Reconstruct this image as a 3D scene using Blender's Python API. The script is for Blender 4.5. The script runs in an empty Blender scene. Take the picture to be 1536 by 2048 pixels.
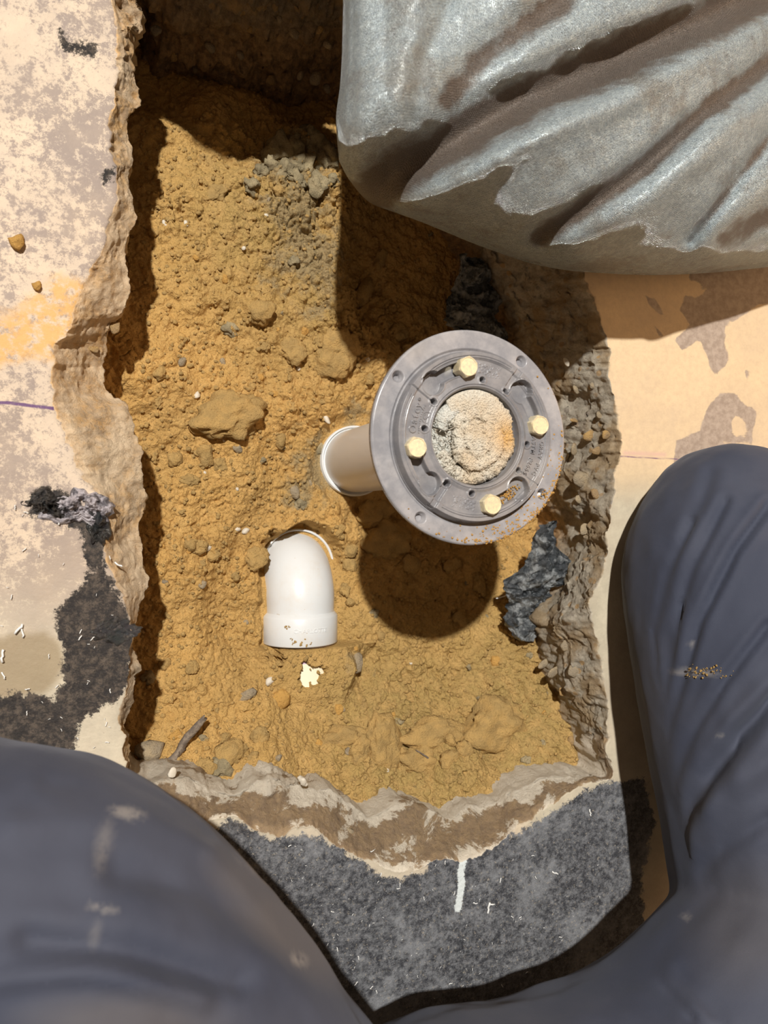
import bpy, math, random
import numpy as np
from mathutils import Vector, Matrix, Euler
random.seed(7); RNG = np.random.default_rng(7)
S = bpy.context.scene; COL = S.collection

# ---------------------------------------------------------------- camera
TH = math.radians(20.2); F = 1540.0; CH = 0.57
cam_d = bpy.data.cameras.new('camera'); cam = bpy.data.objects.new('camera', cam_d); COL.objects.link(cam)
cam.location = (0, 0, CH); cam.rotation_euler = (0, -TH, 0)
cam_d.sensor_fit = 'HORIZONTAL'; cam_d.sensor_width = 36; cam_d.lens = 36 * F / 1536
cam_d.clip_start = 0.01; cam_d.clip_end = 20
cam_d.dof.use_dof = True; cam_d.dof.focus_distance = 0.60; cam_d.dof.aperture_fstop = 11
S.camera = cam
# ---------------------------------------------------------------- light
w = bpy.data.worlds.new('room'); S.world = w; w.use_nodes = True
w.node_tree.nodes['Background'].inputs[0].default_value = (1.0, 0.66, 0.40, 1)
w.node_tree.nodes['Background'].inputs[1].default_value = 0.20
def area(name, loc, target, size, energy, color, shape='DISK', sy=None):
    l = bpy.data.lights.new(name, 'AREA'); l.shape = shape; l.size = size
    if sy: l.size_y = sy
    l.energy = energy; l.color = color
    o = bpy.data.objects.new(name, l); COL.objects.link(o); o.location = loc
    o.rotation_euler = (Vector(target) - Vector(loc)).to_track_quat('-Z', 'Y').to_euler(); return o
area('work_lamp', (-0.73, 1.303, 3.113), (0.27, 0.0, 0.0), 0.085, 170, (1.0, 0.965, 0.90))
area('warm_room_light', (1.75, 0.25, 0.85), (0.4, 0.1, 0.0), 0.8, 8.5, (1.0, 0.60, 0.30))
S.view_settings.view_transform = 'Standard'; S.view_settings.look = 'None'
S.view_settings.exposure = 0.0; S.view_settings.gamma = 1.0; S.view_settings.use_curve_mapping = False

# ---------------------------------------------------------------- helpers
CT, ST = math.cos(TH), math.sin(TH)
def P(px, py, z):
    """world point seen at photo pixel (px,py) at height z (arrays welcome)"""
    x = (np.asarray(px, float) - 768) / F; y = (1024 - np.asarray(py, float)) / F
    dz = x * ST - CT; t = (np.asarray(z, float) - CH) / dz
    return np.stack(np.broadcast_arrays((x * CT + ST) * t, y * t, np.asarray(z, float)), -1)
def PX(p):
    dz = p[..., 2] - CH; xc = p[..., 0] * CT + dz * ST; zc = p[..., 0] * ST - dz * CT
    return 768 + F * xc / zc, 1024 - F * p[..., 1] / zc
def hsh(*a):
    h = np.zeros(np.broadcast(*a).shape, np.uint32)
    for k, v in enumerate(a):
        h = h ^ (np.asarray(v).astype(np.int64) & 0xffffffff).astype(np.uint32) * np.uint32((0x9E3779B1, 0x85EBCA77, 0xC2B2AE3D, 0x27D4EB2F)[k % 4])
        h = (h ^ (h >> np.uint32(15))) * np.uint32(0x2C1B3C6D)
    h = (h ^ (h >> np.uint32(12))) * np.uint32(0x297A2D39); h ^= h >> np.uint32(15)
    return h.astype(np.float64) / 4294967296.0
def vn2(x, y, s=0):
    i, j = np.floor(x), np.floor(y); u, v = x - i, y - j; u = u*u*(3-2*u); v = v*v*(3-2*v)
    return (hsh(i, j, s)*(1-u)+hsh(i+1, j, s)*u)*(1-v)+(hsh(i, j+1, s)*(1-u)+hsh(i+1, j+1, s)*u)*v - .5
def fb2(x, y, sc, o=4, s=0, g=.5):
    r = 0; a = 1; x = x/sc; y = y/sc
    for k in range(o):
        c, d = math.cos(k*1.3), math.sin(k*1.3)
        r = r + a*vn2((x*c-y*d)*2**k+k*17, (x*d+y*c)*2**k, s+k); a *= g
    return r
def vn3(p, s=0):
    i = np.floor(p); u = p - i; u = u*u*(3-2*u); r = 0
    for a in (0, 1):
        for b in (0, 1):
            for c in (0, 1):
                wgt = (u[..., 0] if a else 1-u[..., 0])*(u[..., 1] if b else 1-u[..., 1])*(u[..., 2] if c else 1-u[..., 2])
                r = r + wgt*hsh(i[..., 0]+a, i[..., 1]+b, i[..., 2]+c, s)
    return r - .5
def fb3(p, sc, o=4, s=0, g=.5):
    r = 0; a = 1; p = p/sc
    for k in range(o): r = r + a*vn3(p*2**k+k*11.3, s+k); a *= g
    return r
def clods(x, y, c, prob, s, fl=.6):
    """rounded lumps of size ~c scattered over the plane"""
    X, Y = x/c, y/c; i, j = np.floor(X), np.floor(Y); best = np.zeros(x.shape)
    for a in (-1, 0, 1):
        for b in (-1, 0, 1):
            ci, cj = i+a, j+b
            px = ci+hsh(ci, cj, s); py = cj+hsh(ci, cj, s+1); R = .25+.35*hsh(ci, cj, s+2)
            an = hsh(ci, cj, s+4)*6.28; e = .75+.5*hsh(ci, cj, s+5)
            dx, dy = X-px, Y-py; dx, dy = (dx*np.cos(an)+dy*np.sin(an))*e, (dy*np.cos(an)-dx*np.sin(an))/e
            h = np.sqrt(np.maximum(0, R*R-dx*dx-dy*dy))*fl
            best = np.maximum(best, np.where(hsh(ci, cj, s+3) < prob, h, 0))
    return best*c
def sdf(x, y, poly):
    """signed distance to polygon, negative inside"""
    poly = np.asarray(poly, float); n = len(poly); d = np.full(x.shape, 1e9); ins = np.zeros(x.shape, bool)
    for k in range(n):
        a, b = poly[k], poly[(k+1) % n]; ex, ey = b-a; wx, wy = x-a[0], y-a[1]
        t = np.clip((wx*ex+wy*ey)/(ex*ex+ey*ey+1e-12), 0, 1)
        d = np.minimum(d, (wx-ex*t)**2+(wy-ey*t)**2)
        c = (a[1] > y) != (b[1] > y)
        ins ^= c & (x < (b[0]-a[0])*(y-a[1])/(b[1]-a[1]+1e-12)+a[0])
    return np.sqrt(d)*np.where(ins, -1, 1)
def dline(x, y, pts):
    pts = np.asarray(pts, float); d = np.full(x.shape, 1e9)
    for a, b in zip(pts[:-1], pts[1:]):
        ex, ey = b-a; t = np.clip(((x-a[0])*ex+(y-a[1])*ey)/(ex*ex+ey*ey), 0, 1)
        d = np.minimum(d, (x-a[0]-ex*t)**2+(y-a[1]-ey*t)**2)
    return np.sqrt(d)
def cat(pts, n, closed=False):
    """Catmull-Rom resample of points (any dimension) to n samples, even in index"""
    pts = np.asarray(pts, float); m = len(pts)
    if closed: q = np.vstack([pts[-1:], pts, pts[:2]]); t = np.arange(n)/n*m
    else: q = np.vstack([2*pts[:1]-pts[1:2], pts, 2*pts[-1:]-pts[-2:-1]]); t = np.linspace(0, m-1-1e-9, n)
    i = t.astype(int); f = (t-i)[:, None]; a, b, c, d = q[i], q[i+1], q[i+2], q[i+3]
    return .5*(2*b+(c-a)*f+(2*a-5*b+4*c-d)*f*f+(3*b-a-3*c+d)*f**3)
def mesh(name, V, Q, mat=None, smooth=True, attrs=None, T=None):
    V = np.asarray(V, np.float32).reshape(-1, 3); Q = np.asarray(Q, np.int32).reshape(-1, 4) if Q is not None else np.zeros((0, 4), np.int32)
    T = np.asarray(T, np.int32).reshape(-1, 3) if T is not None else np.zeros((0, 3), np.int32)
    me = bpy.data.meshes.new(name); me.vertices.add(len(V)); me.vertices.foreach_set('co', V.ravel())
    nl = Q.size+T.size; me.loops.add(nl); me.loops.foreach_set('vertex_index', np.concatenate([Q.ravel(), T.ravel()]))
    me.polygons.add(len(Q)+len(T))
    me.polygons.foreach_set('loop_start', np.concatenate([np.arange(len(Q))*4, Q.size+np.arange(len(T))*3]).astype(np.int32))
    me.update(calc_edges=True)
    me.polygons.foreach_set('use_smooth', np.full(len(Q)+len(T), smooth))
    for k, v in (attrs or {}).items():
        a = me.attributes.new(k, 'FLOAT', 'POINT'); a.data.foreach_set('value', np.asarray(v, np.float32).ravel())
    if mat: me.materials.append(mat)
    return me
def grid_q(n, m, cu=False, flip=False):
    """quads for n rows x m columns, cu closes the columns"""
    i = np.arange(n-1)[:, None]; j = np.arange(m if cu else m-1)[None]; j2 = (j+1) % m
    q = np.stack(np.broadcast_arrays(i*m+j, i*m+j2, (i+1)*m+j2, (i+1)*m+j), -1).reshape(-1, 4)
    return q[:, ::-1] if flip else q
def put(name, me, parent=None, label=None, cat_=None, group=None, kind=None, loc=None):
    o = bpy.data.objects.new(name, me); COL.objects.link(o)
    if parent: o.parent = parent
    for k, v in (('label', label), ('category', cat_), ('group', group), ('kind', kind)):
        if v: o[k] = v
    if loc is not None: o.location = loc
    return o
class MB:
    def __init__(s): s.V = []; s.Q = []; s.T = []; s.n = 0
    def add(s, V, Q=None, T=None):
        V = np.asarray(V, float).reshape(-1, 3); s.V.append(V)
        if Q is not None and len(Q): s.Q.append(np.asarray(Q)+s.n)
        if T is not None and len(T): s.T.append(np.asarray(T)+s.n)
        s.n += len(V); return s
    def mesh(s, name, mat, smooth=True):
        return mesh(name, np.vstack(s.V), np.vstack(s.Q) if s.Q else None, mat, smooth, None, np.vstack(s.T) if s.T else None)
def sweep(path, rad, seg=24, caps=True, up=(0, 0, 1)):
    """tube along path (n,3) with radius per point"""
    path = np.asarray(path, float); n = len(path); rad = np.broadcast_to(np.asarray(rad, float), (n,))
    t = np.gradient(path, axis=0); t /= np.linalg.norm(t, axis=1)[:, None]+1e-12
    a = np.cross(t, up); bad = np.linalg.norm(a, axis=1) < 1e-3; a[bad] = np.cross(t[bad], (1, 0, 0)); a /= np.linalg.norm(a, axis=1)[:, None]
    for k in range(1, n):
        if a[k] @ a[k-1] < 0: a[k] = -a[k]
    b = np.cross(t, a); th = np.linspace(0, 2*np.pi, seg, endpoint=False)
    V = path[:, None]+rad[:, None, None]*(a[:, None]*np.cos(th)[None, :, None]+b[:, None]*np.sin(th)[None, :, None])
    V = V.reshape(-1, 3); Q = grid_q(n, seg, True); T = None
    if caps:
        V = np.vstack([V, path[:1], path[-1:]]); j = np.arange(seg); j2 = (j+1) % seg
        T = np.vstack([np.stack([j2, j, np.full(seg, n*seg)], 1), np.stack([(n-1)*seg+j, (n-1)*seg+j2, np.full(seg, n*seg+1)], 1)])
    return V, Q, T
def lathe(prof, seg=64):
    """prof: (r,z) list, revolved about z; closed if last==first"""
    prof = np.asarray(prof, float); th = np.linspace(0, 2*np.pi, seg, endpoint=False)
    V = np.stack([prof[:, :1]*np.cos(th), prof[:, :1]*np.sin(th), np.repeat(prof[:, 1:2], seg, 1)], -1)
    return V.reshape(-1, 3), grid_q(len(prof), seg, True)
def ico(sub):
    import bmesh
    bm = bmesh.new(); bmesh.ops.create_icosphere(bm, subdivisions=sub, radius=1)
    V = np.array([v.co[:] for v in bm.verts]); T = np.array([[v.index for v in f.verts] for f in bm.faces]); bm.free(); return V, T

# ---------------------------------------------------------------- material kit
class NT:
    def __init__(s, name):
        s.m = bpy.data.materials.new(name); s.m.use_nodes = True; s.t = s.m.node_tree; s.b = s.t.nodes['Principled BSDF']
        s.co = s.t.nodes.new('ShaderNodeNewGeometry').outputs['Position']
    def lk(s, a, i): s.t.links.new(a, i)
    def val(s, i, v):
        if hasattr(v, 'is_linked') or isinstance(v, bpy.types.NodeSocket): s.lk(v, i)
        elif isinstance(v, (tuple, list)) and len(v) == 3 and i.type == 'RGBA': i.default_value = (*v, 1)
        else: i.default_value = v
    def attr(s, n): a = s.t.nodes.new('ShaderNodeAttribute'); a.attribute_name = n; return a.outputs['Fac']
    def noise(s, sc, det=4, r=.55, co=None, dist=0):
        n = s.t.nodes.new('ShaderNodeTexNoise'); n.inputs['Scale'].default_value = sc; n.inputs['Detail'].default_value = det
        n.inputs['Roughness'].default_value = r; n.inputs['Distortion'].default_value = dist; s.lk(co or s.co, n.inputs['Vector']); return n.outputs['Fac']
    def vor(s, sc, feat='F1', out='Distance', co=None):
        n = s.t.nodes.new('ShaderNodeTexVoronoi'); n.feature = feat; n.inputs['Scale'].default_value = sc; s.lk(co or s.co, n.inputs['Vector']); return n.outputs[out]
    def math(s, op, a, b=0.0, c=0.0):
        n = s.t.nodes.new('ShaderNodeMath'); n.operation = op
        for k, v in enumerate((a, b, c)): s.val(n.inputs[k], v)
        return n.outputs[0]
    def ramp(s, v, lo, hi, a=0.0, b=1.0):
        n = s.t.nodes.new('ShaderNodeMapRange'); n.clamp = True; n.interpolation_type = 'SMOOTHSTEP'
        for k, x in enumerate((v, lo, hi, a, b)): s.val(n.inputs[k], x)
        return n.outputs[0]
    def mix(s, f, a, b):
        n = s.t.nodes.new('ShaderNodeMix'); n.data_type = 'RGBA'; s.val(n.inputs[0], f); s.val(n.inputs[6], a); s.val(n.inputs[7], b); return n.outputs[2]
    def bump(s, h, st=1.0, d=.001, prev=None):
        n = s.t.nodes.new('ShaderNodeBump'); n.inputs['Strength'].default_value = st; n.inputs['Distance'].default_value = d; s.lk(h, n.inputs['Height'])
        if prev: s.lk(prev, n.inputs['Normal'])
        return n.outputs[0]
    def out(s, col, rough=.6, nrm=None, **kw):
        s.val(s.b.inputs['Base Color'], col); s.val(s.b.inputs['Roughness'], rough)
        if nrm: s.lk(nrm, s.b.inputs['Normal'])
        for k, v in kw.items(): s.val(s.b.inputs[k.replace('_', ' ')], v)
        return s.m

def m_sand():
    n = NT('sand'); big = n.noise(14, 4); mid = n.noise(70, 5); fine = n.noise(600, 4, .7); g = n.attr('grey')
    c = n.mix(n.ramp(big, .35, .65), (.60, .355, .115), (.50, .305, .105))
    c = n.mix(n.attr('pale'), c, n.mix(n.ramp(mid, .35, .65), (.40, .285, .105), (.31, .225, .09)))
    c = n.mix(n.ramp(mid, .42, .7, 0, .5), c, (.68, .43, .16))
    gm = n.ramp(n.math('ADD', n.math('MULTIPLY', g, 1.0), n.math('MULTIPLY', n.math('SUBTRACT', mid, .5), 1.6)), .35, .75, 0, .8)
    c = n.mix(gm, c, (.26, .215, .13))
    c = n.mix(n.ramp(n.noise(120, 3, .6), .66, .76, 0, .6), c, (.17, .135, .075))
    c = n.mix(n.ramp(fine, .3, .75, 0, .35), c, (.70, .45, .18))
    c = n.mix(n.ramp(n.noise(1500, 2, .7), .62, .75, 0, .5), c, (.20, .11, .035))
    wob = n.t.nodes.new('ShaderNodeVectorMath'); wob.operation = 'ADD'; nz = n.t.nodes.new('ShaderNodeTexNoise'); nz.inputs['Scale'].default_value = 180; nz.inputs['Detail'].default_value = 3
    n.lk(n.co, nz.inputs['Vector']); ws = n.t.nodes.new('ShaderNodeVectorMath'); ws.operation = 'SCALE'; ws.inputs['Scale'].default_value = .006; n.lk(nz.outputs['Color'], ws.inputs[0]); n.lk(n.co, wob.inputs[0]); n.lk(ws.outputs[0], wob.inputs[1]); wc = wob.outputs[0]
    b = n.bump(n.noise(200, 8, .72), .8, .0030); b = n.bump(n.vor(330, co=wc), .7, -.0014, b); b = n.bump(n.vor(800, co=wc), .7, -.0006, b)
    return n.out(c, .95, b, Specular_IOR_Level=.12)
def m_clod(name='clod', col=(.56, .36, .135), col2=(.45, .30, .12)):
    n = NT(name); c = n.mix(n.ramp(n.noise(90, 4), .35, .65), col, col2)
    c = n.mix(n.ramp(n.noise(1300, 2, .7), .6, .75, 0, .5), c, (.16, .10, .04))
    b = n.bump(n.noise(230, 8, .74), .9, .0030); b = n.bump(n.vor(700), .6, -.0007, b)
    return n.out(c, .95, b, Specular_IOR_Level=.15)
def m_slab():
    n = NT('concrete'); N1 = n.noise(28, 8, .7); N2 = n.noise(150, 6, .7); N3 = n.noise(700, 4, .7); N0 = n.noise(7, 3)
    def A(name, noise_amp=.008, soft=.0012, nz=None):
        v = n.math('ADD', n.attr(name), n.math('MULTIPLY', n.math('SUBTRACT', nz or N1, .5), noise_amp)); return n.ramp(v, -soft, soft, 1, 0)
    side = n.attr('side')
    # coated top surface: cream left / peach right
    cream = n.mix(n.ramp(N1, .3, .7), (.68, .54, .40), (.56, .455, .355))
    cream = n.mix(n.attr('right'), cream, n.mix(n.ramp(N2, .35, .7), (.70, .54, .345), (.62, .475, .31)))
    cream = n.mix(n.attr('pale'), cream, n.mix(n.ramp(N1, .3, .7), (.62, .56, .43), (.44, .40, .31)))
    # blotchy worn purple-grey on the left
    blot = n.math('MULTIPLY', n.ramp(n.math('ADD', n.math('MULTIPLY', n.noise(120, 12, .85), .6), n.math('MULTIPLY', N0, .4)), .475, .52), n.attr('blotch'))
    cream = n.mix(n.math('MULTIPLY', blot, .8), cream, (.23, .18, .165))
    cream = n.mix(n.ramp(n.noise(420, 6, .85), .62, .68, 0, .6), cream, (.20, .15, .12)); cream = n.mix(n.ramp(n.noise(9, 8, .7), .4, .7, 0, .45), cream, (.50, .39, .29))
    cream = n.mix(n.math('MULTIPLY', A('wet', .014, .004), .75), cream, (.27, .20, .11))
    cream = n.mix(A('peel', .009, .0008, n.noise(55, 5, .6)), cream, n.mix(n.ramp(N2, .35, .65), (.30, .235, .19), (.42, .34, .28)))
    cream = n.mix(n.math('MULTIPLY', A('dirt', .03, .006), n.ramp(n.noise(110, 6, .7), .36, .56, 0, .9)), cream, (.66, .37, .11))
    tarc = n.mix(n.ramp(n.noise(150, 12, .85), .42, .62), (.028, .030, .038), (.20, .205, .22))
    tarc = n.mix(n.ramp(n.noise(16, 12, .78), .48, .60, 0, .55), tarc, (.30, .31, .33))
    tarc = n.mix(n.ramp(n.noise(330, 5, .8), .57, .66, 0, .8), tarc, (.40, .35, .28))
    tarc = n.mix(n.ramp(n.noise(800, 3, .8), .60, .70, 0, .6), tarc, (.42, .43, .44)); tarc = n.mix(n.attr('blotch2'), tarc, n.mix(n.ramp(n.noise(130, 12, .85), .45, .6), (.028, .025, .025), (.12, .095, .075))); tarm = A('tar', .036, .0012, n.noise(70, 12, .82)); c = n.mix(tarm, cream, tarc)
    c = n.mix(A('paint', .006, .0006, n.noise(500, 4, .8)), c, (.75, .80, .80))
    c = n.mix(n.math('MULTIPLY', A('purple', .0012, .0005, N2), n.ramp(N3, .25, .45, .35, 1)), c, (.13, .06, .16))
    c = n.mix(A('chalk', .003, .003, N2), c, (.62, .40, .34))
    # broken side: aggregate in cement
    vc = n.vor(120, 'F1', 'Distance'); vcol = n.vor(120, 'F1', 'Color')
    sepr = n.t.nodes.new('ShaderNodeSeparateColor'); n.lk(vcol, sepr.inputs[0])
    cem = n.mix(n.ramp(N2, .35, .65), (.40, .325, .24), (.22, .175, .125))
    cem = n.mix(n.attr('rightside'), cem, n.mix(n.ramp(N2, .3, .7), (.56, .50, .40), (.32, .28, .22)))
    ag = n.mix(sepr.outputs[0], (.50, .33, .16), (.30, .27, .235))
    cem = n.mix(n.math('MULTIPLY', n.ramp(vc, .30, .36, 1, 0), n.ramp(sepr.outputs[1], .5, .55)), cem, ag)
    cem = n.mix(n.ramp(n.noise(24, 4, .6), .46, .62, 0, .75), cem, n.mix(n.attr('rightside'), (.60, .40, .19), (.36, .25, .13)))
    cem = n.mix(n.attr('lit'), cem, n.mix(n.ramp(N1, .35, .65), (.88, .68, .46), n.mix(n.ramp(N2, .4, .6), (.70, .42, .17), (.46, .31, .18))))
    cem = n.mix(n.attr('bottom'), cem, n.mix(n.ramp(n.math('ABSOLUTE', n.math('SUBTRACT', n.math('ADD', n.attr('tt'), n.math('MULTIPLY', n.math('SUBTRACT', n.noise(19, 10, .72, dist=.5), .5), 3.4)), .62)), .26, .40), n.mix(n.ramp(N2, .3, .7), (.40, .28, .16), (.26, .185, .12)), (.72, .64, .52)))
    cem = n.mix(n.ramp(n.noise(600, 4, .8), .6, .7, 0, .5), cem, (.16, .12, .08))
    deep = n.attr('deep'); earth = n.mix(n.ramp(N2, .35, .65), (.56, .36, .18), (.24, .155, .085))
    cem = n.mix(deep, cem, earth)
    c = n.mix(n.ramp(n.math('ADD', side, n.math('MULTIPLY', n.math('SUBTRACT', N1, .5), .9)), .44, .54), c, cem)
    b = n.bump(n.noise(240, 6, .7), n.math('MULTIPLY', n.math('ADD', n.math('MAXIMUM', side, n.math('MULTIPLY', tarm, .75)), .12), .8) if False else .35, .0012)
    b2 = n.t.nodes.new('ShaderNodeBump'); b2.inputs['Distance'].default_value = .004; n.lk(n.noise(160, 8, .75), b2.inputs['Height']); n.lk(b, b2.inputs['Normal'])
    n.lk(n.math('MAXIMUM', side, n.math('MULTIPLY', tarm, .55)), b2.inputs['Strength'])
    rough = n.ramp(tarm, 0, 1, .6, .42)
    return n.out(c, rough, b2.outputs[0], Specular_IOR_Level=.4)
def m_simple(name, col, rough=.5, bump=None, spec=.5, var=None, metal=0.0, **kw):
    n = NT(name); c = col; b = None
    if var: c = n.mix(n.ramp(n.noise(var[1], 5, .65), var[2], var[3]), col, var[0])
    if bump: b = n.bump(n.noise(bump[0], 5, .7), bump[1], bump[2])
    return n.out(c, rough, b, Specular_IOR_Level=spec, Metallic=metal, **kw)
M = {}
M['sand'] = m_sand(); M['clod'] = m_clod(); M['greyclod'] = m_clod('grey_clod', (.46, .37, .22), (.31, .255, .155))
M['orangeclod'] = m_clod('orange_clod', (.66, .38, .11), (.60, .34, .10))
M['stone'] = m_clod('aggregate', (.46, .36, .23), (.34, .28, .20)); M['ochre'] = m_clod('ochre_stone', (.50, .32, .13), (.36, .25, .14))
M['chip'] = m_simple('pale_chip', (.62, .56, .46), .5, (500, .4, .001))
M['slab'] = m_slab()
def m_pvc(name, col):
    n = NT(name); c = n.mix(n.ramp(n.noise(40, 5, .7), .45, .8, 0, .25), col, (.62, .50, .36))
    c = n.mix(n.ramp(n.noise(260, 3, .7), .71, .73, 0, .8), c, (.50, .31, .11))
    return n.out(c, .28, n.bump(n.noise(60, 3), .1, .0008), Specular_IOR_Level=.5, Subsurface_Weight=.0)
M['pvc'] = m_pvc('white_pvc', (.70, .72, .73)); M['pvcw'] = m_pvc('cream_pvc', (.68, .64, .59))
M['primer'] = m_simple('purple_primer', (.62, .45, .60), .35, var=((.80, .76, .80), 90, .4, .6))
def m_drain(name, dark=1.0):
    n = NT(name); c = n.mix(n.ramp(n.noise(45, 6, .7), .35, .75), (.155*dark, .155*dark, .168*dark), (.25*dark, .24*dark, .245*dark))
    c = n.mix(n.ramp(n.noise(700, 3, .8), .70, .74, 0, .7), c, (.42, .33, .22))
    c = n.mix(n.ramp(n.noise(18, 3), .52, .75, 0, .35), c, (.36, .32, .28))
    return n.out(c, n.ramp(n.noise(90, 4), .3, .7, .22, .40), n.bump(n.noise(120, 4, .6), .25, .0006), Specular_IOR_Level=.6)
M['drain'] = m_drain('grey_pvc_plate', 1.6); M['collar'] = m_drain('grey_pvc_ring', 1.15)
M['bolt'] = m_simple('brassy_steel', (.92, .80, .52), .34, (900, .5, .0004), metal=.35, var=((.70, .62, .45), 400, .4, .7))
M['boltrim'] = M['bolt']
M['hole'] = m_simple('pipe_inside', (.02, .018, .016), .8)
M['plastic'] = m_simple('black_plastic', (.030, .036, .042), .22, (220, .9, .003), .8, ((.24, .255, .26), 70, .46, .64))  # grey patches in the colour stand in for bluish sheen on the crumples
M['tar'] = m_simple('wet_tar', (.012, .011, .011), .10, (400, .9, .002), 1.0, ((.05, .045, .04), 200, .4, .7))
M['milky'] = m_simple('milky_film', (.42, .38, .40), .25, (300, .8, .002), .8, ((.10, .09, .10), 120, .45, .6))
M['fleck'] = m_simple('white_fleck', (.80, .80, .78), .6)
M['wood'] = m_simple('dark_shred', (.16, .125, .10), .7, (500, .8, .002), var=((.33, .26, .19), 250, .4, .7))
def m_rag():
    n = NT('terry_cloth'); c = n.mix(n.ramp(n.noise(30, 3), .4, .62), (.74, .69, .58), (.68, .56, .40))
    c = n.mix(n.attr('stain'), c, (.74, .44, .15)); c = n.mix(n.attr('blue'), c, (.66, .70, .68))
    b = n.bump(n.vor(900), .9, .0012); b = n.bump(n.noise(1800, 3, .7), .8, .0008, b)
    return n.out(c, .95, b, Specular_IOR_Level=.1, Sheen_Weight=.3)
M['rag'] = m_rag()
def m_bag():
    n = NT('woven_polypropylene'); u, v = n.attr('u'), n.attr('v'); k = 2*math.pi/.0027
    un = n.math('ADD', u, n.math('MULTIPLY', n.noise(60, 2), .0010)); vn = n.math('ADD', v, n.math('MULTIPLY', n.noise(70, 2), .0012))
    su = n.math('SINE', n.math('MULTIPLY', un, k)); sv = n.math('SINE', n.math('MULTIPLY', vn, k*1.25))
    wv = n.math('MULTIPLY', su, sv); wv = n.math('ADD', n.math('MULTIPLY', wv, .5), n.math('MULTIPLY', n.math('ABSOLUTE', sv), .5))
    d = n.math('ADD', n.attr('dirt'), n.math('MULTIPLY', n.math('SUBTRACT', n.noise(38, 6, .7), .5), 1.1))
    c = n.mix(n.ramp(n.noise(300, 4, .7), .3, .75), (.54, .65, .72), (.84, .97, 1.0))
    c = n.mix(n.ramp(wv, -.3, .25, .9, 0), c, (.13, .11, .085))
    c = n.mix(n.ramp(n.noise(20, 6, .7), .48, .66, 0, .5), c, (.30, .25, .18))
    c = n.mix(n.ramp(d, .32, .72, 0, .92), c, n.mix(n.noise(130, 4), (.20, .135, .09), (.12, .08, .055)))  # brown mixes sack dirt with shade painted into the folds
    b = n.bump(wv, 1.0, .0018); b = n.bump(n.noise(160, 5, .7), .35, .0025, b); b = n.bump(n.noise(900, 3, .8), 1.0, .0020, b)
    return n.out(c, n.ramp(d, .2, .9, .22, .45), b, Specular_IOR_Level=1.0, Metallic=.25, Sheen_Weight=.1)
M['bag'] = m_bag()
def m_trouser():
    n = NT('trouser_cloth'); c = n.mix(n.ramp(n.noise(9, 4), .35, .65), (.040, .047, .074), (.060, .067, .096))
    c = n.mix(n.attr('warm'), c, (.125, .115, .115)); c = n.mix(n.math('MULTIPLY', n.attr('dust'), n.ramp(n.noise(130, 4, .7), .3, .55)), c, (.26, .245, .235))
    b = n.bump(n.noise(2200, 2), .25, .0005); b = n.bump(n.noise(30, 3), .3, .003, b)
    return n.out(c, .75, b, Specular_IOR_Level=.25, Sheen_Weight=.10, Sheen_Roughness=.5, Sheen_Tint=(.75, .82, 1.0))
M['trouser'] = m_trouser()
M['dark'] = m_simple('undercloth', (.012, .012, .016), .8)

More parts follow.
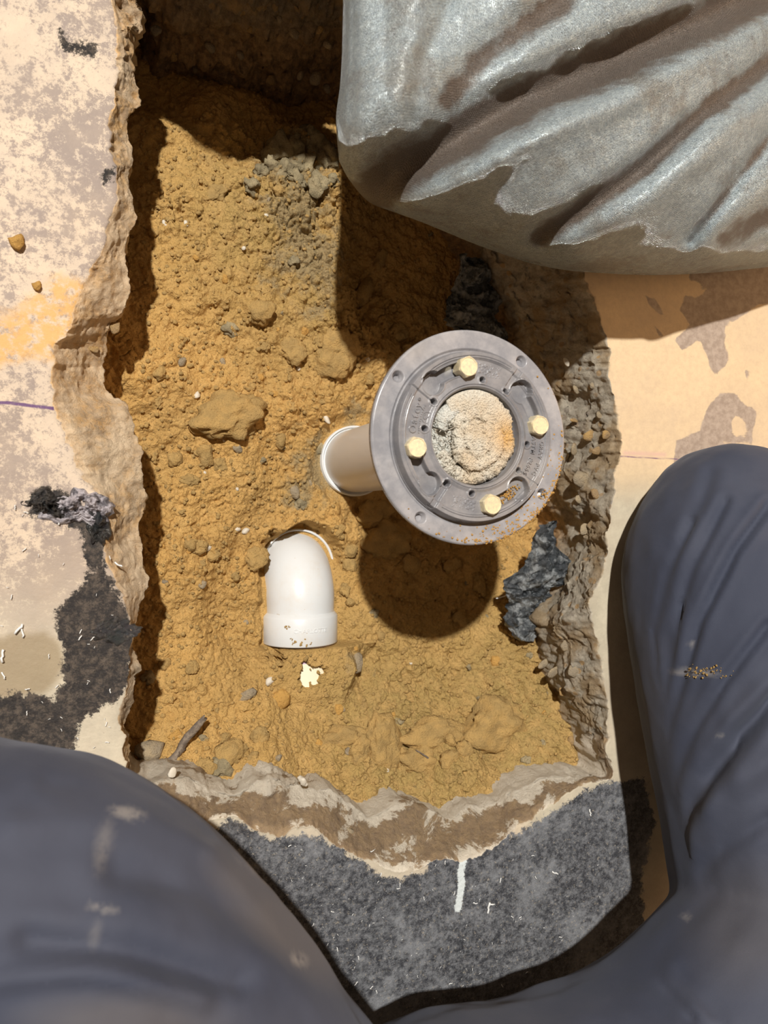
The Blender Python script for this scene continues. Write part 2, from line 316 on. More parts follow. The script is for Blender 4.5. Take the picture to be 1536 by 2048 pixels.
# ================================================================ the broken slab
# stations round the hole: S = edge of the sound surface, T = lip, zT, undercut
ST_ = [ # left side, downwards
 (205,-150,262,-160,-.012,.016),(215,-60,270,-60,-.012,.016),(232,40,276,30,-.012,.016),(236,110,272,110,-.015,.016),(232,180,279,190,-.015,.016),(226,240,262,240,-.012,.014),
 (230,300,268,300,-.014,.012),(236,370,258,365,-.012,.012),(222,440,263,440,-.014,.012),(206,510,258,505,-.016,.012),
 (170,560,268,565,-.018,.012),(150,610,258,605,-.020,.012),(142,655,232,640,-.026,.012),(118,690,212,684,-.036,.010),
 (108,735,209,735,-.042,.008),(108,785,214,780,-.036,.010),(118,830,250,815,-.026,.012),(134,880,272,862,-.024,.014),
 (150,925,283,915,-.024,.014),(175,965,290,965,-.026,.010),(205,1010,290,1015,-.030,.004),(209,1055,278,1050,-.026,.012),
 (212,1110,287,1105,-.024,.012),(232,1165,300,1160,-.022,.014),(252,1215,280,1235,-.014,.014),(262,1270,273,1290,-.008,.014),
 (262,1330,277,1335,-.010,.014),(250,1375,266,1385,-.008,.014),(246,1420,258,1430,-.010,.012),(250,1480,265,1490,-.012,.008),
 (255,1540,262,1545,-.014,.002),
 # bottom, rightwards
 (280,1600,290,1568,-.016,.0),(330,1605,345,1556,-.018,.0),(372,1618,400,1562,-.020,.0),(420,1640,452,1592,-.022,.0),(468,1628,476,1588,-.022,.0),
 (510,1655,502,1566,-.020,.0),(560,1668,548,1560,-.020,.0),(606,1650,604,1580,-.026,.0),(652,1672,662,1590,-.028,.0),(700,1696,700,1610,-.030,.0),
 (745,1722,748,1628,-.032,.0),(800,1742,800,1612,-.034,.0),(836,1735,850,1618,-.034,.0),(880,1722,898,1636,-.032,.0),(940,1716,940,1612,-.032,.0),
 (990,1690,1000,1608,-.030,.0),(1040,1650,1032,1584,-.026,.0),(1098,1610,1090,1558,-.020,.0),(1160,1572,1150,1552,-.016,.0),(1222,1552,1205,1552,-.014,.0),
 # right side, upwards
 (1216,1510,1196,1506,-.020,.004),(1214,1460,1172,1450,-.030,.008),(1212,1400,1146,1396,-.040,.010),(1204,1350,1128,1350,-.045,.012),(1196,1310,1118,1312,-.046,.012),
 (1190,1270,1110,1278,-.046,.012),(1182,1235,1100,1245,-.046,.012),(1178,1205,1122,1205,-.044,.014),(1196,1172,1138,1172,-.044,.016),(1210,1130,1152,1130,-.046,.016),
 (1212,1090,1160,1090,-.048,.016),(1212,1050,1168,1045,-.050,.014),(1226,1000,1146,1005,-.056,.012),(1232,950,1132,960,-.062,.010),(1238,905,1125,905,-.066,.010),
 (1236,860,1118,850,-.068,.010),(1228,805,1112,800,-.068,.010),(1216,755,1098,750,-.068,.010),(1218,705,1084,700,-.068,.010),(1202,655,1062,655,-.068,.010),
 (1190,605,1040,610,-.068,.010),(1172,555,1016,560,-.066,.010),(1150,505,990,515,-.064,.010),(1120,440,965,450,-.060,.010),(1085,360,940,370,-.055,.010),
 (1050,270,930,280,-.050,.010),(1010,170,910,190,-.045,.010),(970,60,890,90,-.040,.010),(920,-40,850,0,-.03,.008),
 # far side, leftwards
 (820,-80,790,-45,-.022,.004),(700,-90,690,-50,-.02,.0),(600,-95,600,-55,-.02,.0),(500,-100,500,-62,-.02,.0),(400,-120,405,-80,-.02,.0),(310,-150,325,-110,-.02,.0),(235,-180,280,-145,-.016,.010)]
A_ = np.array(ST_, float); nst = len(A_)
Sw = P(A_[:, 0], A_[:, 1], 0.0); Tw = P(A_[:, 2], A_[:, 3], A_[:, 4])
NS = 1500
# even arclength resample
def resamp(cols, ref, n):
    c = cat(cols, 6000, True); r = cat(ref, 6000, True); d = np.linalg.norm(np.diff(np.vstack([r, r[:1]]), axis=0), axis=1); s = np.concatenate([[0], np.cumsum(d)])
    t = np.arange(n)/n*s[-1]; cc = np.vstack([c, c[:1]]); return np.stack([np.interp(t, s, cc[:, k]) for k in range(c.shape[1])], 1)
both = resamp(np.hstack([Sw, Tw, A_[:, 5:6]]), Tw, NS); Sd, Td, uc = both[:, :3].copy(), both[:, 3:6].copy(), both[:, 6]
arc = np.arange(NS)/NS
th_ = arc*2*np.pi
def ringnoise(f, s, p=None):
    q = np.stack([np.cos(th_)*f, np.sin(th_)*f, np.full(NS, s*3.1)], 1); return fb3(q, 1, 5, s, .6)
cen = Td.mean(0); outd = Td[:, :2]-np.array([.26, .03]); tan = np.roll(Td, -1, 0)-np.roll(Td, 1, 0); nrm = np.stack([-tan[:, 1], tan[:, 0]], 1); nrm /= np.linalg.norm(nrm, axis=1)[:, None]
sg = np.sign((nrm*outd).sum(1).mean()); nrm *= sg
for k in range(60): nrm = (np.roll(nrm, 1, 0)+nrm*2+np.roll(nrm, -1, 0))/4
nrm /= np.linalg.norm(nrm, axis=1)[:, None]
Td[:, :2] += nrm*(ringnoise(18, 1)*.0055)[:, None]; Sd[:, :2] += nrm*(ringnoise(26, 5)*.006+.0005)[:, None]
far = (Td[:, 1] > .36)
Bd = Td.copy(); Bd[:, :2] += nrm*(uc*1.0)[:, None]; Bd[:, 2] = -.20
fy = np.clip((Td[:, 1]-.30)/.06, 0, 1); Bd[:, 1] -= .030*fy*np.clip((Bd[:, 0])/.05, 0, 1)
rows = []; side = []; deep = []; ttv = []
for t in np.linspace(0, 1, 46):                                      # undercut: B -> T
    q = Bd*(1-t)+Td*t; bulge = np.sin(t*math.pi*.9)**1*(uc*.35); q[:, :2] += nrm*bulge[:, None]; rows.append(q); side.append(np.ones(NS)); deep.append(np.full(NS, 1-min(1, max(0, (t-.55)/.25))))
wS = np.linalg.norm(Sd[:, :2]-Td[:, :2], axis=1)
ttv += [0.0]*46
for t in np.linspace(0, 1, 42)[1:]:                                   # chipped face: T -> S
    ttv.append(t)
    q = Td*(1-t)+Sd*t; q[:, 2] = Td[:, 2]*(1-t)**.75 if True else q[:, 2]
    q[:, 2] = Td[:, 2]*(1-t**1.25); rows.append(q); side.append(np.full(NS, 1-.5*max(0, (t-.8)/.2))); deep.append(np.zeros(NS))
# sound surface outwards
oc = np.array([.27, .03]); dr = Sd[:, :2]-oc; ang = np.arctan2(dr[:, 1], dr[:, 0]); dl = np.linalg.norm(dr, axis=1)
X0, X1, Y0, Y1 = -.55, 1.35, -1.0, 1.0
tx = np.where(dr[:, 0] > 0, (X1-oc[0])/np.maximum(dr[:, 0], 1e-6), (X0-oc[0])/np.minimum(dr[:, 0], -1e-6)); ty = np.where(dr[:, 1] > 0, (Y1-oc[1])/np.maximum(dr[:, 1], 1e-6), (Y0-oc[1])/np.minimum(dr[:, 1], -1e-6))
Sm = Sd.copy()
for k in range(500): Sm = (np.roll(Sm, 1, 0)+2*Sm+np.roll(Sm, -1, 0))/4
t2 = np.roll(Sm, -3, 0)-np.roll(Sm, 3, 0); n2 = np.stack([-t2[:, 1], t2[:, 0]], 1)*sg; n2 /= np.linalg.norm(n2, axis=1)[:, None]
for k in range(400): n2 = (np.roll(n2, 1, 0)+2*n2+np.roll(n2, -1, 0))/4
n2 /= np.linalg.norm(n2, axis=1)[:, None]; Om = Sm.copy(); Om[:, :2] += n2*.10
dr = Om[:, :2]-oc; tx = np.where(dr[:, 0] > 0, (X1-oc[0])/np.maximum(dr[:, 0], 1e-6), (X0-oc[0])/np.minimum(dr[:, 0], -1e-6)); ty = np.where(dr[:, 1] > 0, (Y1-oc[1])/np.maximum(dr[:, 1], 1e-6), (Y0-oc[1])/np.minimum(dr[:, 1], -1e-6))
Od = np.zeros_like(Sd); Od[:, :2] = oc+dr*np.minimum(tx, ty)[:, None]
steps = np.concatenate([np.linspace(0, .22, 120)[1:], .22+(np.linspace(0, 1, 26)[1:]**1.5)*.78])
for t in steps:
    t1 = min(1, t/.22); q = Sd*(1-t1)+Om*t1 if t <= .22 else Om*(1-(t-.22)/.78)+Od*((t-.22)/.78)
    if t <= .22: wv_ = 1-(1-t1)**2; q = Sd*(1-wv_)+Sm*wv_; q[:, :2] += n2*.10*t1
    if t1 < .02: q = Sd*(1-t1)+Om*t1
    q = q+0; rows.append(q); side.append(np.full(NS, max(0, .5-(t/.22)*12))); deep.append(np.zeros(NS))
V = np.array(rows); ttv = np.array(ttv+[1.0]*(len(rows)-len(ttv)))[:, None]*np.ones((1, NS)); side = np.array(side); deep = np.array(deep); nr = len(rows)
# rough displacement of the faces
rgh = np.clip(side*1.6-.6, 0, 1); amp_ = np.where(V[..., 1] < -.22, .45, np.where(V[..., 0] < .12, .62, 1.0)); rgh = rgh*np.where(V[..., 1] > .34, 2.0, amp_)
top = 46+41
n3 = fb3(V, .020, 5, 3, .6); n3b = fb3(V, .006, 3, 9, .6)
V[..., :2] += (nrm[None]*((n3*.008+n3b*.0016)*rgh)[..., None]); V[..., 2] += np.where(np.arange(nr)[:, None] >= 46, fb3(V+3.3, .014, 4, 6, .6)*.010+n3b*.0028, n3b*.005)*rgh
V[..., 2] += np.where(side < .5, fb2(V[..., 0], V[..., 1], .05, 3, 2)*.0012, 0)
V[..., 2] = np.where(np.arange(nr)[:, None] >= 46, np.minimum(V[..., 2], .0015), V[..., 2])
x, y = V[..., 0], V[..., 1]
def pw(pts): return P([p[0] for p in pts], [p[1] for p in pts], 0.0)[:, :2]
def msk(polys): 
    d = np.full(x.shape, 1.0)
    for p in polys: d = np.minimum(d, sdf(x, y, pw(p)))
    return np.clip(d, -.05, .05)
tar = msk([[(150,1190),(165,1165),(200,1120),(212,1145),(240,1185),(268,1240),(272,1300),(258,1360),(235,1400),(185,1425),(160,1450),(150,1490),(60,1540),(0,1530),(-80,1480),(-60,1400),(40,1385),(110,1400),(130,1340),(120,1280),(108,1220)],
           [(60,985),(100,975),(140,985),(205,1030),(210,1080),(206,1130),(180,1140),(160,1060),(110,1040),(60,1030)],
           [(300,1640),(372,1628),(420,1655),(470,1640),(540,1680),(600,1668),(670,1690),(740,1738),(800,1762),(850,1748),(870,1680),(850,1650),(960,1660),(1030,1670),(1100,1625),(1205,1562),(1290,1560),(1310,1650),(1280,1760),(1300,1900),(1300,2300),(600,2300),(300,1900)]])
tar = np.minimum(tar, msk([[(118,60),(128,100),(150,108),(190,116),(195,88),(165,80),(140,82)], [(215,340),(235,330),(225,365),(205,370)]]))
peel = msk([[(1290,590),(1310,600),(1330,630),(1322,632),(1300,610)],[(1360,480),(1420,480),(1410,580),(1380,560)],[(1405,470),(1600,460),(1600,640),(1540,600),(1510,610),(1490,640),(1460,620),(1450,660),(1458,720),(1440,740),(1425,765),(1418,720),(1400,680),(1365,700),(1350,680),(1380,650),(1360,620),(1370,590),(1400,600),(1420,560)],
            [(1428,790),(1470,785),(1480,810),(1515,815),(1505,870),(1500,920),(1450,915),(1400,910),(1350,925),(1352,880),(1400,862),(1412,820)],[(1490,740),(1510,735),(1512,775),(1495,765)],[(1302,640),(1325,670),(1318,672)],[(1285,1030),(1300,1040),(1290,1070),(1278,1065)]])
hole_ = msk([[(1465,830),(1480,835),(1480,875),(1464,870)], [(1450,885),(1490,885),(1510,905),(1460,905)]]); peel = np.maximum(peel, -hole_)
wet = msk([[(-60,1290),(30,1270),(90,1262),(120,1290),(128,1330),(110,1370),(90,1390),(40,1395),(-60,1400)]])
dirt = msk([[(110,560),(240,560),(265,600),(205,700),(140,720),(60,720),(-40,740),(-40,640),(60,600)]])
paint = np.clip(dline(x, y, pw([(926,1722),(921,1745),(923,1770),(918,1800),(916,1816)]))-.0030, -.05, .05)
purple = np.clip(np.minimum(dline(x, y, pw([(-60,802),(20,806),(108,817)])), dline(x, y, pw([(1232,912),(1300,916),(1375,919),(1480,921)])))-np.where(x < .1, .0011, .0005), -.05, .05)
chalk = np.clip(dline(x, y, pw([(1250,906),(1330,909)]))-.0012, -.05, .05)
sm = lambda v, a, b: np.clip((v-a)/(b-a), 0, 1)**2*(3-2*np.clip((v-a)/(b-a), 0, 1))
right = sm(x, .30, .36); yy = y
pale = np.maximum(right*sm(-y, -.035, .0)*.85, (1-right)*sm(-yy, .01, .10)*.8)
blotch = (1-right)*sm(y, -.13, .0)
rightside = sm(x, .22, .30)*sm(y, -.215, -.195); bottom = sm(-y, .185, .205)*(1-rightside)
wq = np.broadcast_to(arc[None], x.shape)
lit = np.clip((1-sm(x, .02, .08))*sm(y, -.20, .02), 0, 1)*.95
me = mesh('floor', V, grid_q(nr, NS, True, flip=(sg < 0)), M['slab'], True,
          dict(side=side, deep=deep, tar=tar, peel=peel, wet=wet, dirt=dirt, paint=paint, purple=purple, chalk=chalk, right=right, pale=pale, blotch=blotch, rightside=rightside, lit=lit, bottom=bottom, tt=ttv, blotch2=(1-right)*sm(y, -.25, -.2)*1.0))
floor = put('floor', me, kind='structure')

# ================================================================ sand bed
ctrl = [(300,280,-0.117),(420,240,-0.127),(520,260,-0.140),(600,240,-0.172),(660,240,-0.177),(300,400,-0.106),(300,520,-0.104),(300,640,-0.102),(260,720,-0.086),(300,800,-0.099),(300,900,-0.104),(330,1000,-0.109),(300,1060,-0.102),(305,1200,-0.099),(310,1300,-0.099),(300,1440,-0.099),
        (600,300,-0.126),(660,300,-0.134),(560,400,-0.108),(450,450,-0.104),(600,520,-0.110),(670,420,-0.122),(760,500,-0.150),(750,620,-0.150),(650,620,-0.112),(640,700,-0.115),(500,640,-0.104),(400,640,-0.106),(450,820,-0.104),(560,800,-0.116),(720,720,-0.128),(820,800,-0.145),
        (600,920,-0.132),(700,930,-0.139),(760,1000,-0.150),(450,1000,-0.108),(540,1080,-0.126),(600,1060,-0.128),(510,1200,-0.124),(600,1200,-0.139),(700,1190,-0.136),(530,1300,-0.124),(690,1300,-0.132),(620,1330,-0.128),(860,1140,-0.142),(900,1000,-0.150),(980,1200,-0.138),(1060,1180,-0.120),
        (1000,1300,-0.116),(850,1320,-0.128),(1050,1400,-0.095),(1100,1480,-0.070),(950,1450,-0.105),(780,1470,-0.110),(640,1450,-0.108),(480,1420,-0.098),(400,1500,-0.076),(380,1400,-0.094),(500,1530,-0.060),(650,1545,-0.064),(800,1560,-0.060),(950,1560,-0.058),(1100,1535,-0.048),(1180,1510,-0.042),
        (900,600,-0.150),(960,700,-0.150),(1000,900,-0.155),(1060,1050,-0.160),(1120,1100,-0.165),(1150,1250,-0.100),(1080,1300,-0.092),(1130,1360,-0.090),(1160,1430,-0.078),(350,1560,-0.045),(500,1620,-0.045),(800,1700,-0.060),(1000,1650,-0.050),(700,100,-0.170),(450,100,-0.177),(320,180,-0.152),(850,300,-0.160),(150,900,-0.104),(150,500,-0.114),(1200,900,-0.170),(200,1300,-0.104)]
cp = np.array(ctrl, float); cw = P(cp[:, 0], cp[:, 1], cp[:, 2])
gx = np.arange(-.045, .50, .00082); gy = np.arange(-.37, .50, .00082); X, Y = np.meshgrid(gx, gy)
def base_h(X, Y):
    num = np.zeros(X.shape); den = np.zeros(X.shape)
    for p in cw:
        d2 = (X-p[0])**2+(Y-p[1])**2; wgt = np.exp(-d2/(2*.020**2))+1e-4/(d2*60+1e-2); num += wgt*p[2]; den += wgt
    return num/den
cgx = np.linspace(-.045, .50, 140); cgy = np.linspace(-.37, .50, 220); CX, CY = np.meshgrid(cgx, cgy); BH = base_h(CX, CY)
def bilin(X, Y):
    u = np.clip((X-cgx[0])/(cgx[1]-cgx[0]), 0, 138.999); v = np.clip((Y-cgy[0])/(cgy[1]-cgy[0]), 0, 218.999); i, j = u.astype(int), v.astype(int); a, b = u-i, v-j
    return (BH[j, i]*(1-a)+BH[j, i+1]*a)*(1-b)+(BH[j+1, i]*(1-a)+BH[j+1, i+1]*a)*b
def blob(X, Y, lst):
    r = np.zeros(X.shape)
    for px, py, rad, a in lst:
        c = P(px, py, -.12); r = np.maximum(r, a*np.exp(-((X-c[0])**2+(Y-c[1])**2)/(2*rad*rad)))
    return r
DR = P(945, 875, .113)[:2]
EX = float(P(600, 1200, -.137)[0]); EY0 = float(P(600, 1290, -.118)[1]); EZ = -.137; EYT = EY0+.099
def sandh(X, Y, fine=True):
    h = bilin(X, Y); rough = .45+blob(X, Y, [(600,380,.045,1.0),(480,640,.03,.6),(800,1480,.05,.6),(600,300,.03,1),(800,1000,.04,.6),(1080,1330,.04,.8),(720,650,.04,.7)])
    wx = X+fb2(X, Y, .02, 3, 40)*.006; wy = Y+fb2(X, Y, .02, 3, 41)*.006
    h = h+fb2(X, Y, .05, 3, 1)*.008
    cl = np.clip(fb2(X, Y, .06, 3, 77)*2.6+.6, .15, 1.15)
    lump = np.maximum(clods(wx, wy, .030, .35, 11, .42), np.maximum(clods(wx, wy, .017, .55, 21, .62)*cl, clods(wx, wy, .009, .65, 31, .75)))*rough*1.3
    h = h+lump
    if fine:
        h = h+clods(wx, wy, .0048, .7, 51, .75)*(.35+rough*.7)*(.3+cl)+fb2(X, Y, .008, 4, 61, .62)*.0042*(.5+rough*.6)
        rd = np.abs(fb2(X, Y, .035, 4, 71, .6)); h = h-np.exp(-(rd/.014)**2)*.0045*rough*cl
    # sand kept off the two plastic fittings
    d = np.hypot(X-DR[0], Y-DR[1]); h = np.where(d < .05, h+(np.minimum(h, -.141)-h)*np.clip((.048-d)/.012, 0, 1), h)
    dx = np.abs(X-EX); inb = (Y > EY0-.003) & (Y < EYT)
    ye = Y-EY0-.071; de = np.where(ye > 0, np.hypot(X-EX-.002, ye), np.abs(X-EX)); f = np.clip((.0425-de+fb2(X, Y, .018, 3, 98)*.010)/.006, 0, 1)*np.clip((Y-EY0+.006)/.005, 0, 1); zt_ = EZ+.002-.019*np.clip((Y-EY0-.05)/.03, 0, 1)
    h = h+(np.minimum(h, zt_)-h)*f
    bx = np.abs(X-EX-.004); bury = np.clip((.060-bx+fb2(X, Y, .03, 4, 97)*.03)/.034, 0, 1)*np.clip((EY0-.0005-Y)/.002, 0, 1)*np.clip((Y-EY0+.085)/.04, 0, 1)
    h = h+(np.maximum(h, EZ+.0345+fb2(X, Y, .02, 4, 95)*.004)-h)*bury
    # a window where the buried pipe shows
    c = P(624, 1348, -.105); q = ((X-c[0])/.011)**2+((Y-c[1])/.0095)**2+fb2(X, Y, .009, 4, 91, .7)*2.2; h = h+(np.minimum(h, -.1125)-h)*np.clip((1.0-q)*2.5, 0, 1)
    c = P(551, 1308, -.112); q = ((X-c[0])/.0075)**2+((Y-c[1])/.0085)**2+fb2(X, Y, .008, 4, 92, .7)*2.0; h = h+(np.minimum(h, -.126)-h)*np.clip((1.0-q)*2.5, 0, 1)
    return h
Zs = sandh(X, Y)
grey = blob(X, Y, [(590,420,.028,.9),(620,520,.03,.85),(600,310,.025,1.0),(640,930,.028,.75),(600,980,.018,.7),(720,830,.02,.6),(540,560,.02,.6),(960,760,.03,.6),(580,330,.02,1),(700,1320,.01,.6),(640,620,.02,.6)])
pale_s = np.clip(blob(X, Y, [(800,1480,.09,1),(1000,1400,.07,1),(1000,1560,.08,1),(700,1400,.05,.8),(520,450,.06,.8),(620,600,.05,.7),(1080,1300,.04,1)]), 0, 1)
bed = put('sand_bed', mesh('sand_bed', np.stack([X, Y, Zs], -1), grid_q(len(gy), len(gx)), M['sand'], True, dict(grey=grey, pale=pale_s)), kind='structure')
def zat(px, py, z0=-.12):
    z = z0
    for _ in range(6):
        p = P(px, py, z); z = float(sandh(np.array([p[0]]), np.array([p[1]]), False)[0])
    return z

# ---- lumps: prototypes then copies
IV, IT = ico(3); I4 = ico(4); protos = {}
def lumpmesh(name, mat, seed, amp=.45, sharp=False, sub=None):
    V0, T0 = (IV, IT) if sub is None else sub
    k = 1+fb3(V0+seed*7.7, 1.1, 3, seed, .5)*amp*1.6+fb3(V0+seed, .35, 2, seed+3)*.12
    k = k+fb3(V0*1.0+seed*3, .45, 4, seed+6, .7)*amp*.75; v = V0*k[:, None]
    if sharp:
        for q in range(7):
            nn = RNG.normal(size=3); nn /= np.linalg.norm(nn); d = v@nn; v = v-np.maximum(0, d-.62)[:, None]*nn*.9
    return mesh(name, v, None, mat, True, None, T0)
I2 = ico(2)
for key, mt, am, sh in (('clod','clod',.5,False),('greyclod','greyclod',.9,False),('orangeclod','orangeclod',.5,False),('stone','stone',.25,True),('ochre','ochre',.25,True),('chip','chip',.2,True)):
    protos[key] = [lumpmesh('lump', M[mt], s+11*len(protos), am, sh, I4 if key == 'clod' and s < 2 else None if key in ('clod', 'greyclod') else I2) for s in range(4)]
def lump(px, py, rx, ry, kind='clod', rz=0., sink=.35, name='clod', parent=bed, z=None, fl=.75, **kw):
    zz = zat(px, py) if z is None else z
    p = P(px, py, zz+.3*min(rx, ry)); k = random.choice(protos[kind][:2] if name == 'dirt_clod' else protos[kind])
    o = put(name, k, parent, **kw); r3 = min(rx, ry)*fl
    o.location = (p[0], p[1], zz+r3*(1-2*sink)*.6); o.scale = (rx, ry, r3); o.rotation_euler = (random.uniform(-.25, .25), random.uniform(-.25, .25), rz); return o
mm = .00047  # metres per photo pixel at the sand
BIG = [(668,706,40,44,0,'squarish clod straddling the shadow edge below the bag'),(456,828,56,40,.4,'broad flat clod crusted in orange sand, left of the pipe'),(768,1492,36,52,.1,'tall clod with a waist, in the group near the bottom rim'),
       (868,1468,56,30,.1,'wide flat clod, right of the waisted one by the bottom rim'),(842,1520,38,28,-.2,'round clod with a black gap under it near bottom rim'),(688,1478,46,24,.1,'oval pale clod left of the tall waisted clod'),
       (992,1452,62,56,.2,'largest smooth clod, at the lower right of the pit'),(772,1080,44,40,.2,'round clod in the shade just below the grey drain'),(748,1022,36,32,.5,'clod in shade against the foot of the upright pipe'),
       (512,1115,22,20,.5,'small clod touching the left side of white elbow'),(1080,1290,34,40,.4,'clod at foot of the hanging black plastic')]
for px, py, a, b, rz, lb in BIG:
    if px == 1080: continue
    lump(px, py, a*mm, b*mm, 'clod', rz, .27, 'dirt_clod', None, fl=.75, label=lb, cat_='clod', group=None)
for px, py, r in [(562,300,18),(590,286,15),(628,296,21),(652,330,17),(606,330,15),(570,342,14),(540,330,14),(640,370,14),(664,362,10),(600,362,12),(620,270,12),(655,300,14),(520,345,10),(500,370,12)]:
    lump(px, py, r*mm*1.3, r*mm*1.15, 'greyclod', random.random()*3, .2, fl=.85)
for px, py, a, b, k in [(522,625,26,22,'clod'),(800,662,20,18,'clod'),(850,640,16,16,'clod'),(730,585,20,26,'clod'),(760,520,26,14,'clod'),(432,385,20,14,'clod'),(700,690,24,20,'clod'),(585,700,22,26,'clod'),(700,1130,16,12,'clod'),
        (690,1180,12,10,'clod'),(460,660,16,10,'greyclod'),(700,1205,10,8,'clod'),(640,1230,6,5,'clod'),(1110,1530,14,12,'clod'),(960,1170,20,14,'clod'),(905,1130,22,16,'clod'),(860,1060,18,14,'clod'),(820,1130,24,18,'clod'),(920,1240,20,16,'clod'),
        (716,1330,26,14,'stone'),(494,1390,22,12,'stone'),(492,1062,8,10,'chip'),(540,1362,11,9,'chip'),(597,738,6,5,'chip'),(393,790,7,9,'chip'),(653,838,12,6,'chip'),(475,897,12,10,'stone'),(393,865,8,5,'chip'),(365,725,8,12,'stone'),(445,725,9,8,'stone'),
        (448,880,6,4,'chip'),(475,978,5,4,'chip'),(474,1058,6,8,'chip'),(330,1165,6,6,'stone'),(405,1170,9,9,'stone'),(372,446,7,5,'chip'),(330,448,9,5,'chip'),(533,430,5,4,'chip'),(590,520,9,7,'greyclod'),(560,1395,18,20,'orangeclod'),
        (520,1475,16,14,'clod'),(480,1500,14,12,'clod'),(440,1540,22,20,'greyclod'),(460,1510,26,22,'clod'),(300,1508,22,30,'stone'),(352,1545,26,14,'orangeclod'),(410,1540,16,18,'clod'),(820,1395,10,8,'clod'),(960,1400,10,8,'greyclod'),(800,1440,12,9,'greyclod'),
        (590,985,16,12,'stone'),(640,900,10,8,'greyclod'),(600,1010,12,10,'greyclod'),(1145,1480,12,10,'ochre'),(900,1480,12,12,'clod'),(720,1505,26,18,'clod'),(900,1520,22,18,'clod'),(930,1500,16,20,'clod'),
        (400,1095,14,12,'clod'),(425,1110,14,10,'clod'),(380,1090,12,10,'clod'),(560,1110,12,9,'clod'),(700,1100,18,12,'clod'),(680,1060,14,10,'clod'),(690,1000,10,8,'clod'),(820,700,18,14,'clod'),(780,720,16,12,'clod'),(740,760,12,12,'clod'),
        (410,910,22,16,'clod'),(350,920,16,12,'clod'),(380,960,14,10,'clod'),(440,930,12,12,'clod'),(560,880,12,14,'clod'),(500,860,10,8,'clod'),(850,1500,14,10,'clod')]:
    lump(px, py, a*mm, b*mm, k, random.random()*3, .4)
hp = pw([(300,300),(640,250),(1000,600),(1100,1000),(1150,1480),(1100,1540),(700,1590),(350,1540),(300,1000)])
cnt = 0
while cnt < 175:
    px, py = random.uniform(290, 1150), random.uniform(270, 1560); p = P(px, py, -.1)
    if np.hypot(px-600, (py-1185)*.7) < 95 or (1000 < px and 600 < py < 1280) or (py > 1500 and px > 300 and py > 1545) or (px-700)**2+(py-930)**2 < 5000: continue
    r = random.choice((4, 5, 5, 6, 7, 8, 9, 12))*mm; k = random.choices(('clod','greyclod','stone','chip','orangeclod'), (60, 8, 7, 4, 14))[0]
    lump(px, py, r, r*random.uniform(.6, 1), k, random.random()*3, .42); cnt += 1
mb = MB(); I1 = ico(1)
N_ = 5200; px_, py_ = RNG.uniform(280, 1180, N_), RNG.uniform(215, 1600, N_); XP = P(px_, py_, -.11); ZP = sandh(XP[:, 0], XP[:, 1], True)
for k in range(N_):
    if (515 < px_[k] < 680 and 1080 < py_[k] < 1300) or (XP[k, 0]-DR[0])**2+(XP[k, 1]-DR[1])**2 < .04**2: continue
    r = random.uniform(.0006, .0022); mb.add(I1[0]*np.array([r*random.uniform(.7, 1.3), r, r*.8])*(1+RNG.uniform(-.25, .25, (len(I1[0]), 1)))+np.array([XP[k, 0], XP[k, 1], ZP[k]+r*.3]), None, I1[1])
put('crumbs', mb.mesh('crumbs', M['clod'], True), bed, kind='stuff')
# stones sticking out of the broken concrete face on the right
for px, py, a, b, z, k in [(1102,690,20,16,-.045,'stone'),(1088,712,16,12,-.055,'ochre'),(1134,724,9,14,-.035,'chip'),(1196,900,12,14,-.02,'ochre'),(1182,870,16,18,-.03,'ochre'),(1150,840,14,8,-.045,'ochre'),(1198,990,20,15,-.02,'ochre'),(1168,960,26,30,-.035,'stone'),
        (1215,870,12,16,-.012,'ochre'),(1160,1000,14,12,-.045,'stone'),(1155,780,16,12,-.04,'ochre'),(1190,770,16,14,-.02,'stone'),(1150,900,18,14,-.045,'stone'),(1120,650,18,12,-.045,'stone'),(1165,660,20,10,-.025,'stone'),(1200,830,10,14,-.018,'stone'),
        (1140,1290,34,22,-.04,'stone'),(1160,1340,26,36,-.03,'stone'),(1185,1225,24,20,-.012,'stone'),(1170,1060,18,14,-.04,'stone'),(1186,1110,14,10,-.03,'ochre'),(1110,1345,14,26,-.055,'stone'),(1130,1385,12,20,-.055,'ochre'),(1090,1330,12,20,-.07,'stone'),
        (180,690,22,16,-.030,'ochre'),(230,655,16,14,-.03,'ochre'),(700,1665,16,10,-.016,'stone'),(345,1548,12,12,-.012,'chip')]:
    lump(px, py, a*.00036, b*.00036, k if random.random() < .6 else 'stone', random.random()*3, .8, 'stone', floor, z=z, fl=.42)

# ================================================================ upright pipe, drain fitting
zD = .113
dn = put('shower_drain', None, label='grey plastic round drain flange with four hex bolts on an upright pipe', cat_='drain', loc=(DR[0], DR[1], -.14))
L0 = lambda z: z+.14
def pol(r0, r1, nr_, nt, hf, z0):
    r = np.linspace(r0, r1, nr_)[:, None]; t = np.linspace(0, 2*np.pi, nt, endpoint=False)[None]; R, T = np.broadcast_arrays(r, t)
    return np.stack([R*np.cos(T), R*np.sin(T), z0+hf(R, T)], -1), grid_q(nr_, nt, True, flip=True)
def angd(T, a): return (T-math.radians(a)+np.pi) % (2*np.pi)-np.pi
st = lambda v, a, b: np.clip((v-a)/(b-a), 0, 1)
def hflange(R, T):
    h = -.0010*st(R, .0695, .071)**2+.0004*np.cos(T*2+1)
    for k in range(4):
        a = math.radians(55+90*k); d = np.hypot(R*np.cos(T)-.0645*math.cos(a), R*np.sin(T)-.0645*math.sin(a))
        h = h-.0030*(1-st(d, .0026, .0040))-.012*(1-st(d, .0019, .0022))
    return h-.0016*(1-st(R, .0575, .0590))
V1, Q1 = pol(.0325, .071, 110, 900, hflange, L0(zD))
